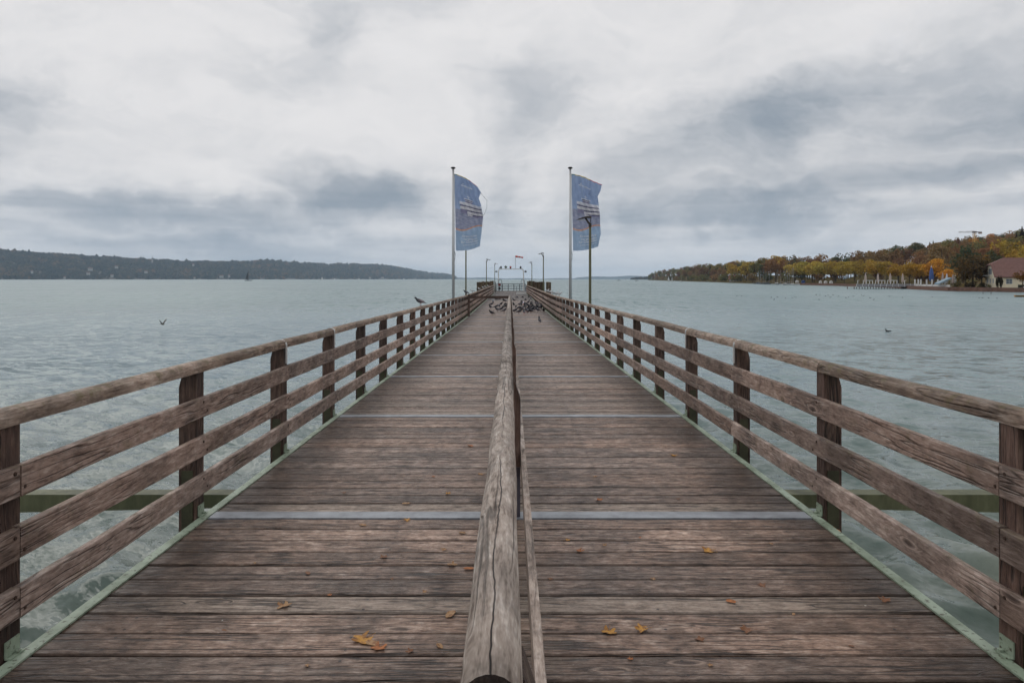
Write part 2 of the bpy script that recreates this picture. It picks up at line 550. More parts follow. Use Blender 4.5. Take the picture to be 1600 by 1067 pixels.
# ================================================================== LAKE
def build_lake():
    th_f = np.radians(np.arange(-66, 66.01, 0.14))
    th_b = np.radians(np.linspace(66, 294, 40))[1:-1]
    th = np.concatenate([th_f, th_b])
    nr1 = 330
    r1 = 2.2 * (130 / 2.2) ** (np.arange(nr1) / (nr1 - 1))
    r2 = 130 * (15000 / 130) ** (np.arange(1, 60) / 59)
    r = np.concatenate([[0.02], r1, r2])
    RR, TT = np.meshgrid(r, th, indexing='ij')
    X = RR * np.sin(TT)
    Y = RR * np.cos(TT)
    Z = np.zeros_like(X)
    rng = np.random.default_rng(3)
    DX = np.zeros_like(X)
    DY = np.zeros_like(X)
    cell = np.maximum(RR * 0.0125, 0.02)
    wind = math.radians(205)           # wind waves run towards the near right
    for i in range(70):
        lam = 0.30 * (1.9 / 0.30) ** rng.random()
        k = 2 * math.pi / lam
        d = wind + rng.normal(0, 0.62)
        amp = 0.0100 * lam ** 0.80 * (0.5 + rng.random())
        ph = rng.random() * 6.283
        fade = np.clip((lam / cell - 2.5) / 3.0, 0, 1)
        kx, ky = k * math.sin(d), k * math.cos(d)
        A = amp * fade
        p = kx * X + ky * Y + ph
        Z += A * np.cos(p)
        DX -= A * 0.8 * math.sin(d) * np.sin(p)
        DY -= A * 0.8 * math.cos(d) * np.sin(p)
    # wind gusts make patches of calmer water
    gust = 0.75 + 0.35 * np.sin(X * 0.11 + 1.3 * np.sin(Y * 0.07)) * np.sin(Y * 0.09 + 0.6)
    Z *= gust
    X = X + DX
    Y = Y + DY
    nr, nt = X.shape
    co = np.stack([X, Y, Z + ZW], -1).reshape(-1, 3)
    i = np.arange(nr - 1)[:, None]
    j = np.arange(nt)[None, :]
    j2 = (j + 1) % nt
    q = np.stack([i * nt + j, (i + 1) * nt + j, (i + 1) * nt + j2, i * nt + j2], -1).reshape(-1, 4)
    me = bpy.data.meshes.new('lake_water')
    me.vertices.add(len(co))
    me.vertices.foreach_set('co', co.astype(np.float32).ravel())
    me.loops.add(q.size)
    me.loops.foreach_set('vertex_index', q.astype(np.int32).ravel())
    me.polygons.add(len(q))
    me.polygons.foreach_set('loop_start', np.arange(0, q.size, 4, dtype=np.int32))
    me.polygons.foreach_set('loop_total', np.full(len(q), 4, dtype=np.int32))
    me.polygons.foreach_set('use_smooth', np.ones(len(q), dtype=bool))
    me.update()
    me.validate()
    if me.polygons[nt * 3 + 5].normal.z < 0:
        me.flip_normals()
    m, t = new_mat('lake_water')
    pos = t.n('ShaderNodeNewGeometry').outputs['Position']
    x, y, z = t.sep(pos)
    p2 = t.comb(x, y, 0.0)
    # wind ripples, crests lying across the wind
    rot = t.n('ShaderNodeVectorRotate', {'Vector': p2, 'Angle': R(25)}, rotation_type='Z_AXIS').outputs[0]
    an = t.vm('MULTIPLY', rot, (0.5, 1.0, 1.0))
    dist = t.vm('LENGTH', p2)
    far = t.mr(dist, 20.0, 110.0)
    half = (0.5, 0.5, 0.5)
    c1 = t.vm('SUBTRACT', t.noise(an, 8.0, 3.0, 0.62, 0.0, out=1), half)
    c2 = t.vm('SUBTRACT', t.noise(an, 1.9, 2.0, 0.6, 0.0, out=1), half)
    c3 = t.vm('SUBTRACT', t.noise(an, 0.42, 2.0, 0.6, 0.0, out=1), half)
    c0 = t.vm('SUBTRACT', t.noise(an, 27.0, 2.0, 0.6, 0.0, out=1), half)
    far2 = t.mr(dist, 30.0, 110.0)
    far3 = t.mr(dist, 150.0, 500.0)
    c4 = t.vm('SUBTRACT', t.noise(t.vm('MULTIPLY', p2, (1.3, 0.22, 1.0)), 1.0, 3.0, 0.6, 0.0, out=1), half)
    c5 = t.vm('SUBTRACT', t.noise(t.vm('MULTIPLY', p2, (0.16, 0.014, 1.0)), 1.0, 3.0, 0.6, 0.0, out=1), half)
    patch = t.mr(t.noise(t.vm('MULTIPLY', p2, (1.0, 0.5, 1.0)), 0.03, 3.0, 0.6), 0.35, 0.65, 0.62, 1.12)
    sl = t.vm('ADD', t.vm('SCALE', c1, scale=t.m('SUBTRACT', 1.15, t.m('MULTIPLY', far, 0.95))), t.vm('SCALE', c2, scale=t.m('SUBTRACT', 1.10, t.m('MULTIPLY', far, 0.45))))
    sl = t.vm('ADD', sl, t.vm('SCALE', c0, scale=t.m('MULTIPLY', t.m('SUBTRACT', 1.0, far), 0.7)))
    sl = t.vm('ADD', sl, t.vm('SCALE', c4, scale=t.m('MULTIPLY', far2, 2.0)))
    sl = t.vm('ADD', sl, t.vm('SCALE', c5, scale=t.m('MULTIPLY', far3, 1.1)))
    sl = t.vm('ADD', sl, t.vm('SCALE', c3, scale=t.m('MULTIPLY', far, 0.6)))
    sl = t.vm('MULTIPLY', t.vm('SCALE', sl, scale=patch), (1.0, 1.0, 0.0))
    nrm = t.vm('NORMALIZE', t.vm('ADD', t.n('ShaderNodeNewGeometry').outputs['Normal'], sl))
    # shallow sandy bottom showing near the shore on the right, teal further out
    sn = t.noise(p2, 0.55, 5.0, 0.6)
    sh = t.m('MULTIPLY', t.mr(t.m('ADD', x, t.m('MULTIPLY', y, -0.75)), -2.0, 4.0), t.mr(y, 14.0, 5.0))
    sh = t.m('MULTIPLY', sh, t.mr(x, 1.0, 2.5))
    teal = t.mix(t.mr(t.noise(p2, 0.02, 3.0, 0.5), 0.35, 0.65), S(104, 128, 132), S(116, 140, 142))
    near = t.mix(t.mr(y, 4.0, 30.0), t.mix(t.mr(t.noise(an, 1.1, 4.0, 0.65, 0.5), 0.40, 0.62), S(80, 94, 86), S(108, 118, 110)), teal)  # ripple facets reflecting less sky are painted into the near colour
    c = t.mix(t.m('MULTIPLY', sh, t.mr(sn, 0.35, 0.65)), near, S(140, 128, 96))
    b = t.n('ShaderNodeBsdfPrincipled', {'Base Color': c, 'Roughness': t.m('ADD', 0.10, t.m('MULTIPLY', far, 0.22)), 'IOR': 1.333, 'Specular IOR Level': 0.5,
                                         'Normal': nrm})
    out(t, b)
    me.materials.append(m)
    o = link('lake_water', me)
    tag(o, 'grey green rippled lake around the pier', None, None, 'structure')
    # lake bed
    b2 = MB()
    b2.add([(-15500, -15500, ZW - 3.2), (15500, -15500, ZW - 3.2), (15500, 15500, ZW - 3.2), (-15500, 15500, ZW - 3.2)], [(0, 1, 2, 3)])
    bed = b2.build('lake_bed', plain('lake_bed', S(120, 110, 84), rough=0.9, scale=0.2))
    tag(bed, 'sandy lake bed under the water', None, None, 'structure')


build_lake()

# ================================================================== PIER
PW = 2.14       # half width of the planked deck
PITCH = 0.2
pier = empty('pier')
tag(pier, 'long wooden plank pier on green steel beams running out into the lake', 'pier')
posts_y = [5.02 + 1.9 * k for k in range(-3, 52)]
posts_y = [y for y in posts_y if y < 98]
plates_y = [5.035 + 3.8 * k for k in range(-1, 26) if 5.035 + 3.8 * k < 100]


def plank_mesh(seed, width):
    rnd = random.Random(seed)
    nseg = 8
    v, f = [], []
    ch = 0.007
    for i in range(nseg + 1):
        x = -PW + 2 * PW * i / nseg
        d0, d1 = rnd.uniform(-.0022, .0022), rnd.uniform(-.0022, .0022)
        s = rnd.uniform(-.0022, .0012)
        w0, w1 = -width / 2 + d0, width / 2 + d1
        v += [(x, w0, -0.058), (x, w0, -ch + s), (x, w0 + ch, s), (x, w1 - ch, s), (x, w1, -ch + s), (x, w1, -0.058)]
    for i in range(nseg):
        a, b = i * 6, i * 6 + 6
        for k in range(6):
            k2 = (k + 1) % 6
            f.append((a + k, a + k2, b + k2, b + k))
    f.append((0, 1, 2, 3, 4, 5))
    e = nseg * 6
    f.append(tuple(e + k for k in (5, 4, 3, 2, 1, 0)))
    mb = MB()
    mb.v, mb.f = v, f
    return mb.mesh('deck_plank', W_DECK)


PLANKS = [plank_mesh(s, 0.1885 - 0.0015 * (s % 3)) for s in range(9)]
pl_y = []
for k, py0 in enumerate([1.235] + plates_y[1:]):
    # planks between one joint plate and the next
    y0 = py0 + 0.082
    y1 = (([1.235] + plates_y[1:]) + [Y_END - .2])[k + 1] - 0.082
    n = round((y1 - y0) / PITCH)
    st = (y1 - y0) / n
    for i in range(n):
        pl_y.append((y0 + (i + 0.5) * st, st))
pl_y = [(1.235 - .082 - PITCH * (i + .5), PITCH) for i in range(18)][::-1] + pl_y
pale_y = (3.67, 5.22, 9.02, 12.3, 13.9, 16.5, 17.6, 20.6, 21.3, 24.9, 26.2)
rest = MB()
cnt = 0
for i, (y, st) in enumerate(pl_y):
    jz = random.uniform(-.003, .003)
    if cnt < 298 and y > 0.6:
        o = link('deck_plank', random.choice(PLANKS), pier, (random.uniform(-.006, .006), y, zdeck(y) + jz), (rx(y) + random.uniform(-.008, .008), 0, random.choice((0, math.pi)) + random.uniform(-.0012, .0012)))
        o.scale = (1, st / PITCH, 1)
        pale = 0.0
        for q in pale_y:
            if abs(y - q) < 0.11:
                pale = 1.0
        if pale == 0 and random.random() < (0.10 if y < 9 else 0.32):  # more pale planks farther out, grazing sheen put into their colour
            pale = random.uniform(0.3, 0.9)
        o.color = (pale, 0, 0, 1)
        cnt += 1
    else:
        z = zdeck(y) + jz
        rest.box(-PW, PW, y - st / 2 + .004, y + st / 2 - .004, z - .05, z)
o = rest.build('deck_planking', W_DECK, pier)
tag(o, kind='stuff')
o.color = (0.1, 0, 0, 1)
pm = MB().box(-PW + .01, PW - .01, -.070, .070, -.03, .004).mesh('joint_plate', ZINC)
for y in [1.235] + plates_y[1:]:
    link('joint_plate', pm, pier, (0, y, zdeck(y) + .001), (rx(y), 0, 0))


def span(y0, y1, fn, name, mat):
    """pieces of the long members, broken where the pier levels out"""
    cuts = [y0]
    y = y0
    while y < y1 - 0.01:
        y = min(y + 7.6, y1)
        if cuts[-1] < Y_FLAT < y:
            cuts.append(Y_FLAT)
        cuts.append(y)
    for a, b in zip(cuts, cuts[1:]):
        yield a, b


for sgn in (-1, 1):
    for a, b in span(-3.0, 99.0, None, '', None):
        L_ = math.hypot(b - a, zdeck(b) - zdeck(a))
        mb = MB()
        x0, x1 = (PW - .006, PW + .052)
        prof = [(x0, .004), (x1, .004), (x1, -.10), (x1 - .008, -.10), (x1 - .008, -.006), (x0, -.006)]
        prof = [(sgn * p[0], p[1] + .006) for p in prof]
        mb.prism(prof, 'Y', .003, L_ - .003)
        mb.build('edge_angle', GREEN, pier, loc=(0, a, zdeck(a)), rot=(math.atan2(zdeck(b) - zdeck(a), b - a), 0, 0))
    for gx in (0.75, 1.85):
        for a, b in span(-3.0, 115.0, None, '', None):
            L_ = math.hypot(b - a, zdeck(b) - zdeck(a))
            prof = [(-.07, -.06), (.07, -.06), (.07, -.075), (.006, -.075), (.006, -.265), (.07, -.265), (.07, -.28), (-.07, -.28), (-.07, -.265), (-.006, -.265), (-.006, -.075), (-.07, -.075)]
            MB().prism([(p[0] + sgn * gx, p[1]) for p in prof], 'Y', 0, L_).build('girder', OLIVE, pier, loc=(0, a, zdeck(a)), rot=(math.atan2(zdeck(b) - zdeck(a), b - a), 0, 0))
# cross beams that reach out past the deck, on piles
for k, y in enumerate((5.72, 21.0, 36.2, 51.5, 66.7, 82.0, 97.2)):
    wide = 4.7 if k == 0 else 2.05
    z = zdeck(y)
    if k == 0:
        for sgn in (-1, 1):
            poly = [(sgn * 2.20, -.035), (sgn * 4.7, -.035), (sgn * 4.7, -.195), (sgn * 2.20, -.140)]
            MB().prism(poly, 'Y', y - .07, y + .07).build('cross_beam', OLIVE, pier, loc=(0, 0, z))
        MB().box(-2.185, 2.185, y - .07, y + .07, -.42, -.285).build('cross_beam', OLIVE, pier, loc=(0, 0, z))
    else:
        MB().box(-wide, wide, y - .09, y + .09, -.46, -.285).build('cross_beam', OLIVE, pier, loc=(0, 0, z))
    for px_ in ((-4.5, -1.6, 1.6, 4.5) if k == 0 else (-1.6, 1.6)):
        top = -.20 if abs(px_) > 3 else -.45
        MB().lathe([(.14, ZW - 3.2 - z), (.14, top)], 12).build('pile', OLIVE, pier, smooth=False, loc=(px_, y, z))
# widened head at the outer end
hd = MB()
for i in range(72):
    y = 101.2 + .2 * i
    for (a, b) in ((-4.5, -PW - .06), (PW + .06, 5.3)):
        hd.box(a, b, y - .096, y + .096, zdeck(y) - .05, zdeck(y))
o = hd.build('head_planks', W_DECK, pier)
tag(o, kind='stuff')
for px_ in (-4.2, 5.0):
    for y in (102, 109, 115):
        MB().lathe([(.16, ZW - 3), (.16, zdeck(y) - .051)], 12).build('pile', OLIVE, pier, loc=(px_, y, 0))

# ------------------------------------------------------------------ side railings
RTOP, RBOT = 1.106, 1.028


def hand_profile(x0, x1, z0, z1, n=7):
    """board with a rounded top, seen end on"""
    r_ = (x1 - x0) / 2
    cxm = (x0 + x1) / 2
    hr = min(0.052, (z1 - z0) * .5)
    pts = [(x0, z0), (x1, z0)]
    for i in range(n + 1):
        a = math.pi * i / n
        pts.append((cxm + r_ * math.cos(a), z1 - hr + hr * math.sin(a)))
    return pts


def rails(sgn, label):
    rail = empty('wooden_railing', (0, 0, 0))
    tag(rail, label, 'railing', 'side railings of the pier')
    s = sgn
    # post: outer top corner cut off
    xi, xo = 2.212, 2.335
    zt = RBOT - .002
    poly = [(xi, -.13), (xi, zt), (xo - .028, zt), (xo - .024, zt - .01), (xo - .004, zt - .085), (xo, zt - .10), (xo, -.13)]
    poly = [(s * p[0], p[1]) for p in poly]
    pm_ = MB().prism(poly, 'Y', -.06, .06).mesh('post', W_POST)
    shoe = MB().box(*sorted((s * (xi + .022), s * (xo - .022))), -.068, -.0605, -.12, .34).mesh('post_shoe', plain('shoe_green', S(66, 66, 48), rough=.6, var=.35, scale=8))
    br = MB()
    br.box(*sorted((s * (xi - .034), s * (xi - .004))), -.045, .045, .0105, .017)
    br.box(*sorted((s * (xi - .010), s * (xi - .003))), -.045, .045, .017, .085)
    br.lathe([(.013, .017), (.013, .028)], 6, s * (xi - .025), .015)
    brm = br.mesh('foot_bracket', GREEN)
    st = MB()
    hx0, hx1 = 2.196, 2.302
    prof_o = hand_profile(hx0 - .004, hx1 + .004, RBOT - .16, RTOP + .004)
    prof_i = hand_profile(hx0 - .0005, hx1 + .0005, RBOT - .16, RTOP + .0006)
    arc_o = [(s * hx0 - s * .004, RBOT - .15)] + [(s * p[0], p[1]) for p in reversed(prof_o[2:])] + [(s * (hx1 + .004), RBOT + .02)]
    arc_i = [(s * hx0 - s * .0005, RBOT - .15)] + [(s * p[0], p[1]) for p in reversed(prof_i[2:])] + [(s * (hx1 + .0005), RBOT + .02)]
    n = len(arc_o)
    v = []
    for yy in (-.022, .022):
        v += [(p[0], yy, p[1]) for p in arc_o] + [(p[0], yy, p[1]) for p in arc_i]
    f = []
    for i in range(n - 1):
        f += [(i, i + 1, 2 * n + i + 1, 2 * n + i), (n + i, 3 * n + i, 3 * n + i + 1, n + i + 1), (i, n + i, n + i + 1, i + 1), (2 * n + i, 2 * n + i + 1, 3 * n + i + 1, 3 * n + i)]
    st.add(v, f)
    stm = st.mesh('strap', STRAP)
    bq = MB().tube([(.004 * s, 0, 0), (-.004 * s, 0, 0)], [.010, .008], 8)
    boltm = bq.mesh('bolt', plain('rusty_bolt', S(66, 50, 42), rough=.6, metal=.3, var=.3, scale=60))
    for y in posts_y:
        if y < -1:
            continue
        p = link('post', pm_, rail, (random.uniform(-.004, .004), y, zdeck(y)), (0, 0, random.uniform(-.0015, .0015)))
        if y < 45:
            link('post_shoe', shoe, p)
            link('foot_bracket', brm, p)
        if y < 24:
            for (z0, z1) in ((.173, .310), (.432, .572), (.714, .853)):
                for dy_, dz_ in ((-.03, .035), (.03, -.035)):
                    link('bolt', boltm, rail, (s * 2.1718, y + dy_, zdeck(y) + (z0 + z1) / 2 + dz_))
    strap_i = (6.92, 8.82, 20.22, 33.5)
    for q in strap_i:
        y = min(posts_y, key=lambda a: abs(a - q))
        link('strap', stm, rail, (0, y - .02, zdeck(y)), (rx(y), 0, 0))
    # boards: three per bay pair, fixed to the inner faces of the posts
    spec = [(.173, .310), (.432, .572), (.714, .853)]

    def seg_mesh(name, prof, mat, L_, wav, seed):
        rnd = random.Random(seed)
        ns = 6
        v, f = [], []
        n_ = len(prof)
        for i in range(ns + 1):
            yy = -L_ / 2 + .003 + (L_ - .006) * i / ns
            dx, dz = rnd.uniform(-wav, wav) * .5, rnd.uniform(-wav, wav)
            v += [(p[0] + dx, yy, p[1] + dz) for p in prof]
        for i in range(ns):
            a, b = i * n_, i * n_ + n_
            for k_ in range(n_):
                k2 = (k_ + 1) % n_
                f.append((a + k_, a + k2, b + k2, b + k_))
        f.append(tuple(range(n_)))
        f.append(tuple(reversed(range(ns * n_, ns * n_ + n_))))
        mb = MB()
        mb.v, mb.f = v, f
        return mb.mesh(name, mat)
    bx0, bx1 = 2.172, 2.2105
    L_ = 3.8
    bev = .004
    meshes = []
    for q, (z0, z1) in enumerate(spec):
        prof = [(bx0 + bev, z0), (bx1, z0), (bx1, z1), (bx0 + bev, z1), (bx0, z1 - bev), (bx0, z0 + bev)]
        prof = [(s * p[0], p[1]) for p in prof]
        meshes.append([seg_mesh('rail_board', prof, W_RAIL, L_, .004, 10 * q + k_ + (5 if s > 0 else 0)) for k_ in range(4)])
    hp = [(s * p[0], p[1]) for p in hand_profile(hx0, hx1, RBOT, RTOP)]
    hmesh = [seg_mesh('handrail', hp, W_TOP, L_, .004, 90 + k_) for k_ in range(4)]
    starts = [posts_y[0] + 1.9 * 2 * k_ for k_ in range(27)]
    starts = [y for y in starts if y + L_ < 99.5]
    for y in starts:
        off = 1.9 if y > 0 else 1.9
        for q in range(3):
            jt = random.uniform(-.005, .005)
            ym = y + L_ / 2
            link('rail_board', random.choice(meshes[q]), rail, (0, ym, (zdeck(y) + zdeck(y + L_)) / 2 + jt), (math.atan2(zdeck(y + L_) - zdeck(y), L_), 0, 0))
        y2 = y + 1.9
        link('handrail', random.choice(hmesh), rail, (0, y2 + L_ / 2, (zdeck(y2) + zdeck(y2 + L_)) / 2), (math.atan2(zdeck(y2 + L_) - zdeck(y2), L_), 0, 0))
    return rail


rails(-1, 'weathered wooden railing along the left edge of the pier')
rails(1, 'weathered wooden railing along the right edge of the pier')

# ------------------------------------------------------------------ middle railing
mid = empty('middle_railing')
tag(mid, 'grey rounded wooden handrail on posts dividing the deck down the middle', 'railing')
MX0, MX1 = -.073, .021
MT = 1.105


def long_mesh(name, prof, mat, L_, ns, wav, seed, dark_end=False):
    rnd = random.Random(seed)
    v, f = [], []
    n_ = len(prof)
    for i in range(ns + 1):
        yy = L_ * i / ns
        dx, dz = (rnd.uniform(-wav, wav), rnd.uniform(-wav, wav)) if 0 < i < ns else (0, 0)
        v += [(p[0] + dx, yy, p[1] + dz) for p in prof]
    for i in range(ns):
        a, b = i * n_, i * n_ + n_
        for k_ in range(n_):
            k2 = (k_ + 1) % n_
            f.append((a + k_, a + k2, b + k2, b + k_))
    f.append(tuple(range(n_)))
    f.append(tuple(reversed(range(ns * n_, ns * n_ + n_))))
    mb = MB()
    mb.v, mb.f = v, f
    me = mb.mesh(name, mat)
    return me


ENDG = wood('end_grain', 'Y', S(30, 23, 20), S(50, 38, 33), S(74, 58, 50), rough=0.85)
cuts = [0.975, 4.95, 10.7, 16.2, 21.3, 26.6, 31.4, 35.95]
prof = hand_profile(MX0, MX1, MT - .115, MT, 11)
for a, b in zip(cuts, cuts[1:]):
    me = long_mesh('handrail', prof, W_MID, (b - a) - .004, 14, .0022, int(a * 10))
    for p in me.polygons:
        p.use_smooth = abs(p.normal.y) < 0.5 and p.normal.z > -0.5
    me.materials.append(ENDG)
    for p in me.polygons:
        if abs(p.normal.y) > 0.9:
            p.material_index = 1
    link('handrail', me, mid, (random.uniform(-.002, .002), a + .002, zdeck(a)), (math.atan2(zdeck(b) - zdeck(a), b - a), 0, 0))
# posts with both top corners cut, standing in steel shoes
pc = .006
zt = MT - .117
poly = [(pc - .068, .36), (pc - .068, zt - .15), (pc - .024, zt), (pc + .018, zt), (pc + .068, zt - .15), (pc + .068, .36)]
mp = MB().prism(poly, 'Y', -.055, .055).mesh('post', W_POST)
msh = MB().box(pc - .066, pc + .066, -.055, .055, .004, .358).mesh('post_shoe', plain('shoe_grey', S(84, 82, 92), rough=0.45, metal=0.3, var=0.12))
my = [1.235 + 3.8 * k for k in range(10)]
for y in my:
    if y > 36.2:
        continue
    p = link('post', mp, mid, (0, y, zdeck(y)))
    link('post_shoe', msh, p)
for z0, z1 in ((.33, .468),):
    for a, b in zip([1.0] + [y + 1.9 * 0 for y in my[1:]], my[1:]):
        if b > 36.3:
            break
        for xx in (.0755, -.0995):
            bp = [(xx, z0), (xx + .034, z0), (xx + .034, z1), (xx, z1)]
            me = long_mesh('rail_board', bp, W_LOW, (b - a) - .006, 6, .0008, int(a * 7) + int(xx * 100))
            link('rail_board', me, mid, (0, a + .003, zdeck(a)), (math.atan2(zdeck(b) - zdeck(a), b - a), 0, 0))

# barrier rail across the left lane where the middle railing stops
bar = empty('barrier_rail', (0, 36.0, zdeck(36)))
tag(bar, 'dark wooden barrier rail closing the left lane at the middle railing end', 'barrier')
MB().box(-2.165, .03, .02, .075, .93, 1.06).build('rail', W_CROSS, bar)
MB().box(-2.16, -2.06, -.045, .017, .008, 1.16).build('post', W_POST, bar)
MB().box(-.058, .062, .08, .18, .008, .985).build('post', W_POST, bar)

# ================================================================== FLAGS
FY = 32.0
PXM = FY / F


def flag_fn(seed):
    vs = [0, .1, .2, .3, .5, .65, .8, 1.0]
    rxs = [36, 41.5, 38, 41.5, 45, 44, 42.5, 40] if seed == 0 else [47, 45, 40, 42, 43.5, 45, 46, 42]
    sag = 19.0 if seed == 0 else 17.0
    ph = 0.4 if seed == 0 else 2.1

    def fn(u, v, off=0.0):
        r_ = float(np.interp(v, vs, rxs))
        x = (2.6 * v) * (1 - u) + r_ * u
        top = sag * u ** 1.45 * (1 - v) + (-7.0 * u ** 2.5) * v
        y = 120 * v + top
        wv_ = .17 * u * math.sin(6.283 * (1.25 * u + .55 * v) + ph) + .055 * u * math.sin(6.283 * (2.3 * v - 1.1 * u) + ph * 2)
        dg = u * 1.1 - v * .9
        wv_ += (.050) * min(1, u * 4) * math.sin(30 * dg + ph + 3 * v) * (1 - .55 * v) + .010 * math.sin(61 * (u * .8 + v * .35) + ph) * u
        return Vector((x * PXM + .055, wv_ - off, -y * PXM))
    return fn


def flag_material():
    m, t = new_mat('flag_cloth')
    uv = t.n('ShaderNodeUVMap').outputs[0]
    u, v, _ = t.sep(uv)
    co = t.n('ShaderNodeTexCoord').outputs['Object']
    n1 = t.noise(co, 3.0, 4.0, 0.55)
    up = t.mix(t.mr(n1, 0.3, 0.7), S(146, 164, 200), S(164, 182, 214))
    wat = t.mix(t.mr(t.noise(t.comb(t.m('MULTIPLY', u, 6), t.m('MULTIPLY', v, 60), 0.0), 1.0, 3.0, 0.6), 0.35, 0.65), S(142, 148, 174), S(170, 173, 194))
    low = t.mix(t.mr(n1, 0.3, 0.7), S(154, 176, 204), S(170, 192, 218))
    c = t.mix(t.m('GREATER_THAN', t.m('ADD', v, t.m('MULTIPLY', n1, .02)), 0.465), up, wat)
    vc = t.m('ADD', 0.712, t.m('SUBTRACT', t.m('MULTIPLY', t.m('SINE', t.m('MULTIPLY', u, 5.71)), .026), t.m('MULTIPLY', u, .033)))
    dv = t.m('SUBTRACT', v, vc)
    c = t.mix(t.m('GREATER_THAN', dv, 0.0), c, low)
    bead = t.mr(t.m('SINE', t.m('MULTIPLY', u, 150.0)), -0.2, 0.6)
    c = t.mix(t.m('LESS_THAN', t.m('ABSOLUTE', dv), 0.0105), c, t.mix(bead, S(196, 132, 112), S(222, 196, 180)))
    edge = t.m('LESS_THAN', v, 0.010)
    c = t.mix(edge, c, t.mix(t.m('GREATER_THAN', u, 0.62), t.mix(t.m('GREATER_THAN', u, 0.12), S(90, 130, 110), S(206, 182, 80)), S(196, 70, 92)))
    d = t.n('ShaderNodeBsdfDiffuse', {'Color': c})
    tr = t.n('ShaderNodeBsdfTranslucent', {'Color': c})
    out(t, t.n('ShaderNodeMixShader', {0: 0.38, 1: d, 2: tr}))
    return m


FLAG_M = flag_material()


def print_mat(name, col):
    m, t = new_mat(name)
    d = t.n('ShaderNodeBsdfDiffuse', {'Color': col})
    tr = t.n('ShaderNodeBsdfTranslucent', {'Color': col})
    out(t, t.n('ShaderNodeMixShader', {0: 0.3, 1: d, 2: tr}))
    return m


INK_W = print_mat('ink_white', S(232, 234, 240))
INK_SHIP = print_mat('ink_ship', S(244, 243, 248))
INK_MID = print_mat('ink_mid', S(160, 158, 186))
INK_D = print_mat('ink_dark', S(84, 86, 116))


def printed_rects(name, rects, fn, mat, parent, off=.009):
    mb = MB()
    for (u0, u1, v0, v1) in rects:
        nu, nv = max(1, int((u1 - u0) * 30)), max(1, int((v1 - v0) * 60))
        vv = [fn(u0 + (u1 - u0) * i / nu, v0 + (v1 - v0) * j / nv, off) for j in range(nv + 1) for i in range(nu + 1)]
        ff = [(j * (nu + 1) + i, j * (nu + 1) + i + 1, (j + 1) * (nu + 1) + i + 1, (j + 1) * (nu + 1) + i) for j in range(nv) for i in range(nu)]
        mb.add(vv, ff)
    return tag(mb.build(name, mat, parent), kind='stuff')


def text_mesh(body):
    cu = bpy.data.curves.new('lettering', 'FONT')
    cu.body = body
    cu.size = 1.0
    cu.resolution_u = 2
    cu.offset = 0.018
    o = bpy.data.objects.new('lettering_tmp', cu)
    COL.objects.link(o)
    dg = bpy.context.evaluated_depsgraph_get()
    me = bpy.data.meshes.new_from_object(o.evaluated_get(dg))
    bpy.data.objects.remove(o)
    bpy.data.curves.remove(cu)
    return me


